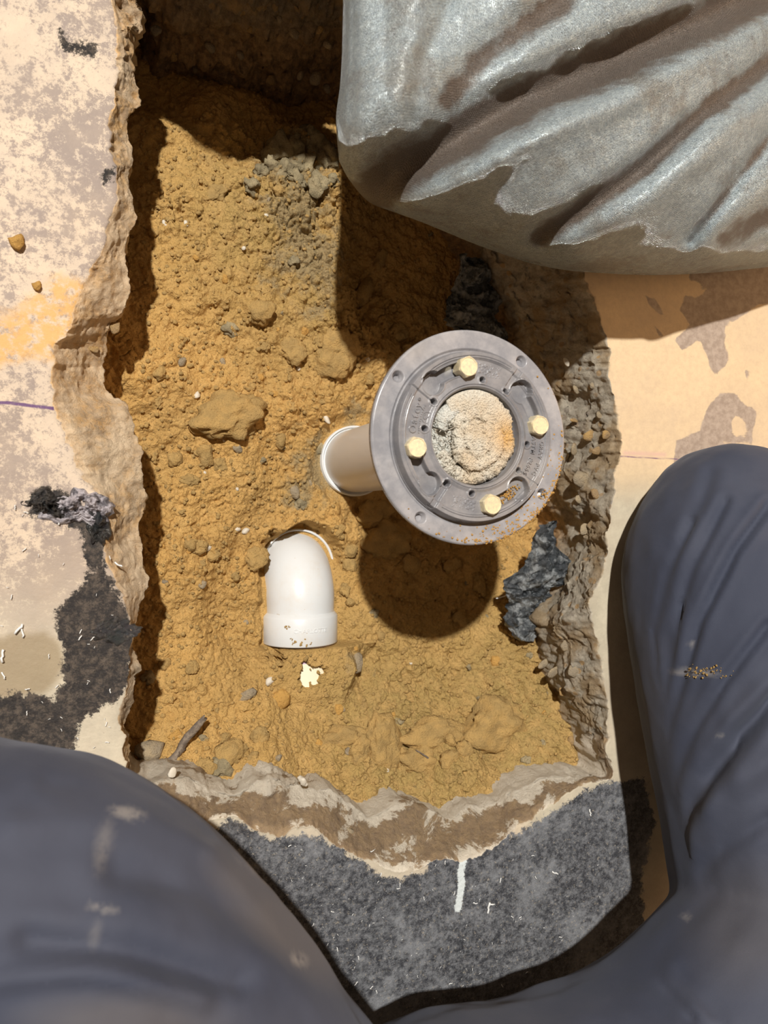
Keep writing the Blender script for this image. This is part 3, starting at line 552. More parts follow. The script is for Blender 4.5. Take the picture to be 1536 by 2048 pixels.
lowz = L0(zD)-.004
mb = MB(); mb.add(V1, Q1)
v2, q2 = lathe([(.071, L0(zD)-.001), (.0712, L0(zD)-.0035), (.0700, lowz-.001), (.045, lowz-.002), (.040, lowz-.022), (.037, lowz-.030), (.0325, lowz-.030), (.0325, L0(zD))], 128); mb.add(v2, q2[:, ::-1])
fl = put('base_flange', mb.mesh('base_flange', M['drain']), dn)
def hcol(R, T):
    x, y = R*np.cos(T), R*np.sin(T)
    h = .0080*(1-st(R, .0552, .0566))-.0012*st(R, .0345, .0365)*(1-st(R, .0500, .0512))
    nr55 = np.minimum.reduce([np.abs(angd(T, 55+90*k)) for k in range(4)])
    ga = st(nr55, .10, .12)
    h = h+ga*(-.0012*((R > .0524) & (R < .0530))-.0012*((R > .0510) & (R < .0515)))
    h = h-.0012*((R > .0338) & (R < .0343))-.0018*(1-st(R, .0318, .0328))
    for k in range(4):
        a = math.radians(55+90*k); u = x*math.cos(a)+y*math.sin(a); v = -x*math.sin(a)+y*math.cos(a)
        if k % 2 == 0: h = h-.0018*st(u, .036, .0365)*(1-st(np.abs(v), .0020, .0024))*(u < .056)
        else: h = h-np.where((u > .038) & (u < .056), .0016*(np.abs(v-.0005) < .0004)+.0007*st(v, 0, .0005)*(1-st(v, .0005, .006)), 0)
        for aa, rr in ((55+90*k, .0375), (84+90*k, .0375)):
            d = np.hypot(x-rr*math.cos(math.radians(aa)), y-rr*math.sin(math.radians(aa))); h = h+.0005*(1-st(d, .0030, .0036))-.014*(1-st(d, .0017, .0021))
        ab = 11+90*k; kh = math.radians(ab+32); d = np.hypot(x-.0455*math.cos(kh), y-.0455*math.sin(kh))-.0074
        dd = angd(T, ab); arcd = np.where(dd < 0, np.hypot(x-.0452*math.cos(math.radians(ab)), y-.0452*math.sin(math.radians(ab))), np.where(dd < math.radians(30), np.abs(R-.0452), .1))-.0040
        m_ = np.minimum(d, arcd); h = h+.0005*(1-st(m_, .0006, .0014))-.0062*(1-st(m_, -.0003, .0004))
        # faint raised moulding marks
        for am, rm in ((78+90*k, .0455),):
            if k % 2 == 0: uu = (x*math.cos(math.radians(am))+y*math.sin(math.radians(am))); vv = (-x*math.sin(math.radians(am))+y*math.cos(math.radians(am))); h = h+.0006*((np.abs(uu-.0445) < .0035) & (np.abs(vv) < .008))*(fb2(uu, vv, .0011, 2, 5) > .12)
    return h
V3, Q3 = pol(.0318, .0568, 120, 1150, hcol, L0(zD)-.0006)
mb = MB(); mb.add(V3, Q3)
v2, q2 = lathe([(.0318, L0(zD)+.0056), (.0316, L0(zD)-.004), (.0312, L0(zD)-.0045), (.0318, L0(zD)-.006), (.0312, L0(zD)-.0075), (.0318, L0(zD)-.009), (.0310, L0(zD)-.026)], 128); mb.add(v2, q2)
colr = put('clamping_ring', mb.mesh('clamping_ring', M['collar']), dn)
for k in range(4):                                                    # hex bolts
    a = math.radians(11+90*k); zb = L0(zD)+.0080; mb = MB(); rot = random.random()
    hx = np.linspace(0, 2*np.pi, 6, endpoint=False)+rot; pr = [(.0072, zb-.006), (.0072, zb+.0030), (.0062, zb+.0042), (.0058, zb+.0042), (.0054, zb+.0038), (0.00001, zb+.0038)]
    t24 = np.linspace(0, 2*np.pi, 48, endpoint=False); hexr = math.cos(math.pi/6)/np.cos(((t24-rot+math.pi/6) % (math.pi/3))-math.pi/6)
    Vb = []
    for q, (r, z) in enumerate(pr):
        rr = r*hexr if q < 2 else np.full(48, r*.98); Vb.append(np.stack([rr*np.cos(t24), rr*np.sin(t24), np.full(48, z)], 1))
    Vb = np.array(Vb); Vb[..., 0] += .0452*math.cos(a); Vb[..., 1] += .0452*math.sin(a)
    mb.add(Vb, grid_q(len(pr), 48, True)[:, ::-1]); b = put('bolt', mb.mesh('bolt', M['bolt'], False), dn)
# raised lettering on the ring
def glyphs(txt, a_mid, r, size, z, adv=1.0):
    mb = MB(); wd = []
    objs = []
    for ch in txt:
        cu = bpy.data.curves.new('t', 'FONT'); cu.body = ch if ch != ' ' else 'n'; cu.size = size; cu.extrude = .0006; cu.offset = size*.012; cu.resolution_u = 3
        o = bpy.data.objects.new('t', cu); COL.objects.link(o); bpy.context.view_layer.update()
        dgr = bpy.context.evaluated_depsgraph_get(); m_ = bpy.data.meshes.new_from_object(o.evaluated_get(dgr))
        v = np.array([q.co[:] for q in m_.vertices]) if len(m_.vertices) else np.zeros((0, 3)); T = []
        for pgn in m_.polygons:
            vs = list(pgn.vertices)
            for i in range(1, len(vs)-1): T.append((vs[0], vs[i], vs[i+1]))
        wch = (v[:, 0].max() if len(v) else size*.4)+size*.10
        objs.append((None if ch == ' ' else v, np.array(T), wch)); bpy.data.objects.remove(o); bpy.data.curves.remove(cu); bpy.data.meshes.remove(m_)
    tot = sum(o[2] for o in objs)*adv; s = -tot/2
    for v, T, wch in objs:
        mid = s+wch*adv/2; s += wch*adv
        if v is None or not len(v): continue
        a = math.radians(a_mid)-mid/r; c, d = math.cos(a), math.sin(a)
        lx, ly = v[:, 0]-wch/2, v[:, 1]; t_ = np.array([d, -c]); rr = np.array([c, d])
        W = np.stack([c*r+lx*t_[0]+ly*rr[0], d*r+lx*t_[1]+ly*rr[1], z+v[:, 2]], 1); mb.add(W, None, T)
    return mb
zt = L0(zD)+.0064
mbL = MB()
for txt, a, r, s in (('Oatey', 166, .0432, .0068), ('\u00ae', 151, .0455, .0028), ('GRAY PVC', -16, .0472, .0042), ('ASTM F2665', -16, .0412, .0042)):
    g = glyphs(txt, a, r, s, zt)
    if g.V: put('lettering', g.mesh('lettering', M['collar'], False), colr)
for k in range(13):                                                   # tiny line under the maker's name: raised dashes
    a = math.radians(178-k*2.1); r = .0412; c = np.array([[-.0005, -.0006, 0], [.0004, -.0006, 0], [.0004, .0006, 0], [-.0005, .0006, 0]]); R_ = np.array([[math.cos(a), -math.sin(a), 0], [math.sin(a), math.cos(a), 0], [0, 0, 1]])
    bb = np.vstack([c, c+np.array([0, 0, .0003])])@R_.T+np.array([r*math.cos(a), r*math.sin(a), zt]); mbL.add(bb, [(4, 5, 6, 7), (0, 1, 5, 4), (1, 2, 6, 5), (2, 3, 7, 6), (3, 0, 4, 7)])
lc = np.array([.0370*math.cos(math.radians(163)), .0370*math.sin(math.radians(163)), zt])
tt = np.linspace(0, 2*np.pi, 40); ring = np.stack([.0036*np.cos(tt), .0036*np.sin(tt), tt*0], 1)+lc; v, q, t = sweep(ring, .00035, 6, False); mbL.add(v, q)
sc_ = cat([(.0016, .0022, 0), (-.0004, .0026, 0), (-.0016, .0012, 0), (0, 0, 0), (.0016, -.0012, 0), (.0004, -.0026, 0), (-.0016, -.0022, 0)], 24)@np.array([[.5, .86, 0], [-.86, .5, 0], [0, 0, 1]])+lc; v, q, t = sweep(sc_, .00045, 6); mbL.add(v, q, t)
put('emblem', mbL.mesh('emblem', M['collar'], False), colr)
pp = MB(); v, q, t = sweep(np.stack([np.zeros(40), np.zeros(40), np.linspace(-.03, L0(zD)-.02, 40)], 1), .0302, 64, True, (1, 0, 0)); pp.add(v, q, t)
put('pipe', pp.mesh('pipe', M['pvcw']), dn)
hb = MB(); v, q = lathe([(.0303, -.03), (.0303, .0040), (.0310, .0042), (.0312, .0020), (.0320, .0020), (.0322, .0052), (.0334, .0056), (.0340, .0048), (.0340, -.03)], 96); hb.add(v, q[:, ::-1]); put('socket', hb.mesh('socket', M['pvc']), dn, label='white socket rim at the foot of the pipe')
mb = MB()                                                             # sand crumbs stuck on the flange
for _ in range(520):
    a = math.radians(random.gauss(-48, 26)); r = random.uniform(.0585, .0712)+.0
    if random.random() < .5: r = random.uniform(.067, .0715)
    s = random.uniform(.00025, .0009); mb.add(I1[0]*s*(1+RNG.uniform(-.3, .3, (len(I1[0]), 1)))+np.array([r*math.cos(a), r*math.sin(a), L0(zD)+s*.3-.0003]), None, I1[1])
for _ in range(90):
    a = math.radians(random.gauss(-56, 7)); r = random.uniform(.043, .049); s = random.uniform(.0003, .0008); mb.add(I1[0]*s+np.array([r*math.cos(a), r*math.sin(a), L0(zD)+.0012+s*.5]), None, I1[1])
put('sand_crumbs', mb.mesh('sand_crumbs', M['orangeclod']), fl, kind='stuff')
# rolled rag in the throat
mb = MB(); st_l = []; bl_l = []
def roll(pts, rad, n, seed, zoff=0, stain=0, blue=0):
    c = cat([(p[0], p[1], p[2]) for p in pts], n); rr = np.interp(np.linspace(0, 1, n), np.linspace(0, 1, len(rad)), rad)
    v, q, t = sweep(c, rr, 40); cc = np.vstack([np.repeat(c, 40, 0), c[:1], c[-1:]]); nn = v-cc; nn /= np.linalg.norm(nn, axis=1)[:, None]+1e-9
    v = v+nn*(fb3(v+seed, .0022, 3, seed, .7)*.0022+fb3(v+seed, .007, 2, seed+4)*.0020)[:, None]; v[:, 2] = np.where(v[:, 2] > .0055, .0055+(v[:, 2]-.0055)*(.25+.01*(seed % 7)), v[:, 2])
    rr_ = np.hypot(v[:, 0], v[:, 1]); f = np.where(rr_ > .0308, .0308/rr_, 1.0); v[:, 0] *= f; v[:, 1] *= f
    mb.add(v, q, t); st_l.append(np.clip(stain*np.exp(-((v[:, 0]-.024)**2+(v[:, 1]-.001)**2)/(2*.010**2)), 0, 1)); bl_l.append(np.full(len(v), blue))
ri = []
for k in range(40):
    a = math.radians(150-k*19); r = .0200*(1-k/46); ri.append((r*math.cos(a)*.95+.001, r*math.sin(a)*1.0-.003, .0005+.003*(k/40)))
roll(ri, [.0058, .0056, .005, .0045, .004], 420, 3, stain=.9)
roll([(-.018, .018, -.001), (-.006, .024, .0005), (.008, .022, .001), (.019, .014, .0), (.024, .002, -.001), (.023, -.010, -.001), (.014, -.021, -.002), (0, -.026, -.002), (-.014, -.022, -.003), (-.023, -.010, -.003)], [.0085, .0090, .0085, .0075, .0065, .006, .0055, .005, .0055, .005], 400, 9, stain=1)
roll([(-.014, .019, .0), (-.021, .012, .0), (-.024, .005, -.001)], [.0065, .0065, .005], 120, 15, blue=.6)
mb.add(*[q for q in lathe([(.0001, -.0035), (.0309, -.0045), (.0309, -.012)], 48)]); st_l.append(np.zeros(144)); bl_l.append(np.full(144, .5))
roll([(-.026, -.004, -.006), (-.025, -.014, -.006), (-.017, -.023, -.007)], [.0055, .006, .005], 120, 18, blue=.6)
vq = IV*np.array([.0075, .0075, .0050]); vq = vq+IV*(fb3(vq+2, .0022, 3, 5, .7)*.0022)[:, None]+np.array([.001, -.002, .0005]); mb.add(vq, None, IT); st_l.append(np.zeros(len(vq))); bl_l.append(np.zeros(len(vq)))
roll([(.003, -.003, .001), (.001, -.001, .003), (-.001, .0005, .003)], [.004, .005, .004], 50, 35)
roll([(-.003, -.004, .003), (.001, -.003, .0035), (.003, -.001, .002)], [.0045, .005, .0045], 60, 33)
roll([(.0, -.004, .003), (.004, -.002, .0045), (.0, .002, .004), (-.003, -.002, .0045), (.0, -.006, .004)], [.004, .0045, .004], 120, 21, stain=.3)
for _ in range(900):                                                  # loose loops of terry pile
    a = random.uniform(0, 6.28); r = random.uniform(.002, .0295); c = np.array([r*math.cos(a), r*math.sin(a), .0045+random.uniform(-.001, .0015) if r < .022 else .001+random.uniform(0, .003)])
    d = RNG.normal(size=3)*np.array([1, 1, .5]); d /= np.linalg.norm(d); l = random.uniform(.0008, .0018)
    v, q, t = sweep(np.array([c-d*l, c+np.array([0, 0, .0005]), c+d*l]), .00022, 4); mb.add(v, q, t); st_l.append(np.clip(.8*np.exp(-((v[:, 0]-.024)**2+(v[:, 1])**2)/(2*.009**2)), 0, 1)); bl_l.append(np.zeros(len(v)))
rg = mb.mesh('rag', M['rag'])
for k, l in (('stain', st_l), ('blue', bl_l)):
    a = rg.attributes.new(k, 'FLOAT', 'POINT'); a.data.foreach_set('value', np.concatenate(l).astype(np.float32))
put('rag', rg, None, 'rolled off-white terry rag stuffed into the drain opening, stained orange', 'rag', loc=(DR[0], DR[1], zD-.0005))

# ================================================================ white elbow and buried pipe
el = put('pipe_elbow', None, label='white plastic pipe elbow half buried in the sand', cat_='pipe elbow', loc=(EX, EY0, EZ))
R_ = .036; pth = [(0, 0.004, 0)]+[(0, .028+(.026-.0)*0, 0)]
for a in np.linspace(0, 95, 30): pth.append((0, .035+R_*math.sin(math.radians(a)), -R_*(1-math.cos(math.radians(a)))))
pth.append((0, .035+R_, -R_-.04)); mb = MB(); v, q, t = sweep(np.array(pth), np.interp(np.arange(33), [0, 6, 32], [.0318, .0325, .0330]), 72, False, (1, 0, 0)); mb.add(v, q)
ml = MB().add([(-.0014, .031, .0312), (.0014, .031, .0312), (.0014, .047, .0285), (-.0014, .047, .0285), (-.0008, .031, .0322), (.0008, .031, .0322), (.0006, .047, .0290), (-.0006, .047, .0290)], [(4, 5, 6, 7), (0, 1, 5, 4), (1, 2, 6, 5), (2, 3, 7, 6), (3, 0, 4, 7)])
put('body', mb.mesh('body', M['pvc']), el)
def lathe_y(prof, seg=96): v, q = lathe(prof, seg); return np.stack([v[:, 0], v[:, 2], v[:, 1]], 1), q
mb = MB(); v, q = lathe_y([(.0298, .002), (.0304, .0), (.0346, -.0002), (.0352, .0008), (.0352, .0245), (.0346, .0258), (.0322, .0285), (.0300, .030)]); mb.add(v, q)
hub = put('hub', mb.mesh('hub', M['pvc']), el)
mbT = MB(); rr = .0353                                                # worn moulded lettering round the hub, clogged with sand
cu = bpy.data.curves.new('t', 'FONT'); cu.body = 'CHARLOTTE'; cu.size = .0052; cu.extrude = .00035; cu.align_x = 'CENTER'; cu.resolution_u = 2
o = bpy.data.objects.new('t', cu); COL.objects.link(o); bpy.context.view_layer.update(); m_ = bpy.data.meshes.new_from_object(o.evaluated_get(bpy.context.evaluated_depsgraph_get()))
v = np.array([q.co[:] for q in m_.vertices]); T = [(p.vertices[0], p.vertices[i], p.vertices[i+1]) for p in m_.polygons for i in range(1, len(p.vertices)-1)]
v[:, 0] *=   .032/(v[:, 0].max()-v[:, 0].min()); a = v[:, 0]/rr+.05; rad = rr+v[:, 2]+.00005
mbT.add(np.stack([rad*np.sin(a), .013+v[:, 1], rad*np.cos(a)], 1), None, T); bpy.data.objects.remove(o); bpy.data.curves.remove(cu)
put('lettering', mbT.mesh('lettering', M['pvc'], False), hub)
mb = MB(); v, q = lathe([(.0336, -.02), (.0336, .0), (.0350, .0004), (.0358, -.001), (.0358, -.02)]); v[:, 1] += .035+R_; v[:, 0] += .0; v[:, 2] += -.0; mb.add(v, q[:, ::-1])
lh = put('lower_hub', mb.mesh('lower_hub', M['pvc']), el); lh.location = (.0020, -.001, -.0145)
mb = MB()
for px, py, r in [(601,1172,5),(604,1180,4),(563,1233,3),(574,1256,5),(580,1254,3),(590,1284,4),(600,1288,5),(612,1290,4),(620,1286,3),(583,1279,3),(608,1278,3),(655,1230,3),(596,1176,3),(586,1287,3),(604,1284,3)]:
    for q_ in range(4):
        xx = float(P(px+random.uniform(-2, 2), py, -.105)[0])-EX; yv = float(P(px, py+random.uniform(-2, 2), -.105)[1])-EY0
        rad = .0352 if yv < .026 else .0316; zc = math.sqrt(max(0, rad*rad-xx*xx)) - (0 if yv < .028 else R_-math.sqrt(max(1e-6, R_*R_-(yv-.028)**2)))*.75
        s = r*mm*.45; mb.add(I1[0]*s*(1+RNG.uniform(-.3, .3, (len(I1[0]), 1)))*np.array([1, 1, .5])+np.array([xx, yv, zc]), None, I1[1])
put('sand_crumbs', mb.mesh('sand_crumbs', M['clod']), el, kind='stuff')
bp = put('drain_pipe', None, label='white pipe showing through the sand below the elbow', cat_='pipe', loc=(EX+.004, EY0, EZ-.0015))
mb = MB(); v, q, t = sweep(np.array([(0, .003, 0), (0, -.012, 0), (.001, -.05, 0), (.003, -.11, 0)]), .0302, 48, True, (1, 0, 0)); mb.add(v, q, t); put('pipe_wall', mb.mesh('pipe_wall', m_simple('cream_pipe', (.86, .80, .62), .35)), bp)
mb = MB(); v, q, t = sweep(np.array([(0, .0, 0), (0, -.016, 0)]), .0304, 48, False, (1, 0, 0)); mb.add(v, q); put('primer_band', mb.mesh('primer_band', M['primer']), bp, label='purple primer band')

# ================================================================ black plastic sheeting
def sheet(name, rows_, seed, label, mat='plastic', n=90, m=70, amp=.010):
    c = cat(rows_, n); V = []
    for k in range(n):
        xl, yl, xr, yr, z = c[k]; t = np.linspace(0, 1, m); jit = (vn2(np.array([k*.10]), np.array([1.]), seed)[0]*16, vn2(np.array([k*.13]), np.array([5.]), seed)[0]*16)
        V.append(P(xl+jit[0]+(xr+jit[1]-xl-jit[0])*t, yl+(yr-yl)*t, z+.008*np.sin(t*math.pi)))
    V = np.array(V); d = fb3(V, .016, 4, seed, .6)*amp; d2 = np.abs(fb3(V+5, .009, 3, seed+5, .6))*amp*.9; V[..., 2] += d-d2; V[..., 0] += fb3(V+9, .012, 3, seed+8)*amp*.5
    B = V.copy(); B[..., 2] -= .0006
    me_ = MB().add(V, grid_q(n, m)).add(B, grid_q(n, m)[:, ::-1]).mesh(name, M[mat]); return put(name, me_, None, label, 'plastic sheet')
sheet('plastic_sheet', [(1075,1050,1112,1040,-.055),(1070,1085,1118,1080,-.058),(1050,1120,1132,1130,-.062),(1020,1165,1122,1165,-.070),(1014,1190,1108,1185,-.078),(1022,1215,1102,1215,-.084),(1018,1240,1090,1240,-.088),(1036,1280,1072,1285,-.094)], 31, 'crumpled black plastic sheeting hanging beside the broken concrete edge', amp=.012)
sheet('plastic_sheet', [(935,505,975,515,-.085),(925,540,985,560,-.09),(905,590,1000,610,-.10),(900,620,1010,650,-.10),(910,660,1020,700,-.11),(960,740,1040,760,-.12)], 37, 'torn black plastic in the shade under the bag', amp=.014)

# ================================================================ woven bag
bot = cat([(678,322),(700,362),(738,404),(790,425),(850,447),(960,492),(1060,526),(1130,540),(1200,546),(1290,550),(1380,548),(1480,540),(1580,525),(1750,470),(1900,380)], 340)
topc = cat([(686,-120),(720,-200),(800,-260),(900,-290),(1000,-300),(1200,-310),(1400,-310),(1650,-300),(1950,-250)], 340)
leftc = cat([(678,322),(672,240),(680,170),(684,100),(686,0),(686,-120)], 260)
nu, nv = 340, 260; uu = np.linspace(0, 1, nu)[None]; vv = np.linspace(0, 1, nv)[:, None]
pxb = bot[None, :, 0]*(1-vv)+topc[None, :, 0]*vv; pyb = bot[None, :, 1]*(1-vv)+topc[None, :, 1]*vv
lin = leftc[:, None]-(leftc[0]*(1-vv)+leftc[-1]*vv)[:, None].reshape(nv, 1, 2); pxb = pxb+lin[..., 0]*(1-uu)**6; pyb = pyb+lin[..., 1]*(1-uu)**6
ze = np.interp(uu[0], [0, .08, .2, .35, .5, .75, 1], [.068, .045, .030, .030, .042, .05, .04])[None]
q1 = lambda t, w_: np.sqrt(np.maximum(0, 1-(1-np.clip(t/w_, 0, 1))**2))
puff = q1(vv, .40)*q1(uu, .32)*q1(1-uu+0*vv, .3)*q1(1-vv+0*uu, .25)
zb = ze+.115*puff
folds = [([(690,420),(800,345),(900,285),(1020,215),(1200,130),(1400,50),(1560,-30)], 48, -.027, 1.0), ([(1080,475),(1170,415),(1290,330),(1400,230),(1560,110)], 24, -.010, .85),
         ([(1380,480),(1420,430),(1480,350),(1560,250)], 14, -.008, .6), ([(900,200),(960,120),(1040,60),(1150,-20)], 34, -.007, .75), ([(1450,480),(1520,440),(1600,420)], 26, -.005, .7), ([(830,240),(845,120),(900,0)], 18, -.004, .35)]
ridges = [([(800,440),(900,370),(1050,280),(1250,190),(1536,20)], 40, .011), ([(700,300),(760,230),(810,100),(850,-20)], 50, .006), ([(1150,500),(1300,400),(1450,260),(1560,190)], 32, .006), ([(1420,500),(1500,410),(1600,300)], 26, .005)]
dirt_shade_b = np.zeros((nv, nu))
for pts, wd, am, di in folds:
    d = dline(pxb, pyb, pts); zb = zb+am*np.exp(-(d/wd)**2); dirt_shade_b = np.maximum(dirt_shade_b, di*np.exp(-(d/(wd*1.15))**2))  # valleys browned for dirt and for the shade of the fold undersides
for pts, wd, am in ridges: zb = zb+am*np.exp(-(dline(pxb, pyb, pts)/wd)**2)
d = dline(pxb, pyb, [(680,340),(760,420),(900,480),(1050,530),(1200,550),(1560,540)]); dirt_shade_b = np.maximum(dirt_shade_b, .40*np.exp(-(d/24)**2))
an = pxb*.85-pyb*-.55; cr = pxb*.5+pyb*.86
edge = np.clip(vv/.05, 0, 1)*np.clip(uu/.03, 0, 1)
zb = zb+edge*(fb2(cr, an*.5, 80, 3, 3, .35)*.004+fb2(pxb, pyb, 40, 3, 8)*.0014)
for _ in range(5): zb[1:-1, 1:-1] = (zb[1:-1, 1:-1]*2+zb[:-2, 1:-1]+zb[2:, 1:-1]+zb[1:-1, :-2]+zb[1:-1, 2:])/6
Vt = P(pxb, pyb, zb); cz = np.minimum(np.clip(ze-.07*puff**.7, .004, 1), zb-.002*edge); Vb_ = P(pxb+14*edge, pyb-14*edge, cz); s_ = np.clip((cz-.02)/.05, 0, 1)[..., None]; Vb_ = Vb_
cxy = Vt[..., :2]
BU = np.concatenate([np.zeros((nv, 1)), np.cumsum(np.linalg.norm(np.diff(Vt, axis=1), axis=2), 1)], 1); BV = np.concatenate([np.zeros((1, nu)), np.cumsum(np.linalg.norm(np.diff(Vt, axis=0), axis=2), 0)], 0)
vall = np.concatenate([Vt.reshape(-1, 3), Vb_.reshape(-1, 3)]); at = lambda a: np.concatenate([a.ravel(), a.ravel()])
qb = grid_q(nv, nu); nb = nv*nu
def border():
    t_ = list(range(nu)); r_ = [(i+1)*nu-1 for i in range(1, nv)]; b_ = [(nv-1)*nu+j for j in range(nu-2, -1, -1)]; l_ = [i*nu for i in range(nv-2, 0, -1)]
    L = np.array(t_+r_+b_+l_); L2 = np.roll(L, -1); return np.stack([L2, L, L+nb, L2+nb], 1)
put('woven_sack', mesh('woven_sack', vall, np.vstack([qb, qb[:, ::-1]+nb, border()]), M['bag'], True, dict(u=at(BU), v=at(BV), dirt=at(np.clip(dirt_shade_b, 0, 1)))), None,
    'dirty silver-grey woven sack overhanging the upper right of the pit', 'sack')

# ================================================================ person's trousers
def chain(lst, n=16):
    """(px,py,z,radius m) stations -> overlapping balls"""
    a = cat([(*P(p[0], p[1], p[2]), p[3]) for p in lst], n*len(lst)); return a
mb = MB(); sv, sT = ico(3)
LEGS = [[(-420,1820,.13,.088),(-180,1840,.14,.090),(40,1885,.14,.093),(190,1990,.145,.096),(335,2140,.15,.096),(460,2320,.155,.097),(620,2470,.16,.098),(960,2600,.16,.10)],
        [(1462,1062,.066,.074),(1462,1150,.078,.086),(1484,1290,.095,.088),(1520,1430,.108,.090),(1560,1600,.12,.092),(1590,1750,.13,.092)],
        [(1800,1500,.13,.085),(1680,1790,.145,.089),(1520,2045,.155,.093),(1385,2245,.155,.107),(1150,2425,.155,.122),(950,2510,.155,.130)],
        [(1700,1150,.06,.075),(1640,1300,.07,.085)]]
for L in LEGS:
    for p in chain(L): mb.add(sv*p[3]+p[:3], None, sT)
tmp = mb.mesh('tmp', None); to = bpy.data.objects.new('tmp', tmp); COL.objects.link(to)
md = to.modifiers.new('r', 'REMESH'); md.mode = 'VOXEL'; md.voxel_size = .0032; md2 = to.modifiers.new('s', 'SMOOTH'); md2.factor = .5; md2.iterations = 14
bpy.context.view_layer.update(); tm = bpy.data.meshes.new_from_object(to.evaluated_get(bpy.context.evaluated_depsgraph_get())); bpy.data.objects.remove(to)
nvv = len(tm.vertices); co = np.empty(nvv*3, np.float32); tm.vertices.foreach_get('co', co); co = co.reshape(-1, 3).astype(float); no = np.empty(nvv*3, np.float32); tm.vertices.foreach_get('normal', no); no = no.reshape(-1, 3).astype(float)
fx, fy_ = PX(co); dsp = np.zeros(nvv)
WR = [([(1268,1130),(1264,1200),(1300,1400),(1335,1600)], 9, -.003), ([(1285,1120),(1280,1200),(1300,1300),(1318,1420)], 6, -.003), ([(1300,1130),(1295,1230),(1312,1330)], 5, -.0025), ([(1380,1040),(1330,1150),(1305,1260),(1312,1370)], 8, -.0035), ([(1450,1000),(1385,1130),(1335,1280),(1322,1400)], 9, -.003),
      ([(1536,1010),(1470,1100),(1400,1240),(1350,1400),(1325,1480)], 9, -.0045), ([(1536,1250),(1450,1360),(1385,1460),(1345,1560)], 9, -.0035), ([(1420,950),(1400,1000),(1340,1100)], 12, -.0025), ([(1360,1210),(1345,1300),(1330,1400),(1328,1500)], 6, -.0025),
      ([(1560,1390),(1480,1470),(1410,1560),(1350,1660),(1310,1760)], 16, -.010), ([(1560,1500),(1480,1560),(1400,1640),(1340,1740)], 26, .006),
      ([(1160,1920),(1210,1895),(1300,1940),(1380,2040)], 10, -.003), ([(1180,1890),(1250,1890),(1340,1960),(1420,2048)], 12, .003), ([(1536,1640),(1440,1700),(1370,1780)], 14, -.003), ([(1030,2040),(1120,1985),(1200,1930)], 12, -.003),
      ([(240,1740),(400,1770),(560,1860),(700,1960)], 30, -.003), ([(430,1700),(560,1760),(660,1850)], 18, .0025), ([(60,1880),(260,1900),(480,1960)], 24, -.0035), ([(0,1960),(180,1940),(400,2000)], 22, .003), ([(30,1650),(260,1640),(420,1700)], 26, .002), ([(100,1560),(300,1580),(430,1660)], 20, -.0018), ([(850,2048),(950,2010),(1080,2000)], 16, .003)]
for pts, wd, am in WR:
    lq = dline(fx, fy_, pts); wq_ = wd*1.05
    dsp += am*1.15*np.exp(-(lq/wq_)**2)-am*.35*np.exp(-((lq-wq_*2.1)/wq_)**2)
dsp *= np.clip(no[:, 2]*1.6+.1, 0, 1)
dsp += fb3(co*np.array([1, .7, 1]), .05, 3, 4)*.004
co2 = co+no*dsp[:, None]; tm.vertices.foreach_set('co', co2.astype(np.float32).ravel())
def gb(lst):
    r = np.zeros(nvv)
    for px, py, a, b, rot, s in lst:
        c, d = math.cos(rot), math.sin(rot); dx, dy = fx-px, fy_-py; r = np.maximum(r, s*np.clip(1.6-1.2*np.hypot((dx*c+dy*d)/a, (dy*c-dx*d)/b), 0, 1))
    return r
dust = gb([(248,1634,34,12,.2,.8),(205,1695,16,50,.15,.35),(205,1818,28,8,.15,.6),(605,1915,18,14,.3,1.0),(190,1870,12,26,0,.25),(520,1750,60,10,.6,.35),(1393,1345,50,7,.03,.7),(1380,1290,5,5,0,.6),(1440,1470,5,5,0,.5),(1370,1830,10,7,0,.4)])
warm = gb([(600,1860,160,60,.7,.8),(520,1780,120,40,.6,.6),(250,2048,200,60,0,.5),(1500,1850,120,120,0,.35)])
for k, v in (('dust', dust), ('warm', warm)):
    a = tm.attributes.new(k, 'FLOAT', 'POINT'); a.data.foreach_set('value', v.astype(np.float32))
tm.materials.clear(); tm.materials.append(M['trouser']); tm.polygons.foreach_set('use_smooth', np.ones(len(tm.polygons), bool)); tm.name = 'trousers'
per = put('person', None, label='kneeling person in dark slate trousers at the pit edge', cat_='person', loc=(.25, -.45, 0))
tr = put('trousers', tm, per); tr.location = (-.25, .45, 0)
bpy.data.meshes.remove(tmp)
mb = MB()
for _ in range(70):
    px, py = random.gauss(1410, 22), random.gauss(1344, 5); k = np.argmin((fx-px)**2+(fy_-py)**2+(no[:, 2] < .2)*1e6); s = random.uniform(.0003, .0009)
    mb.add(I1[0]*s*(1+RNG.uniform(-.3, .3, (len(I1[0]), 1)))+co2[k]+RNG.normal(size=3)*np.array([.0009, .0009, 0])+no[k]*s*.4-np.array([.25, -.45, 0]), None, I1[1])
put('sand_crumbs', mb.mesh('sand_crumbs', M['clod']), per, kind='stuff')

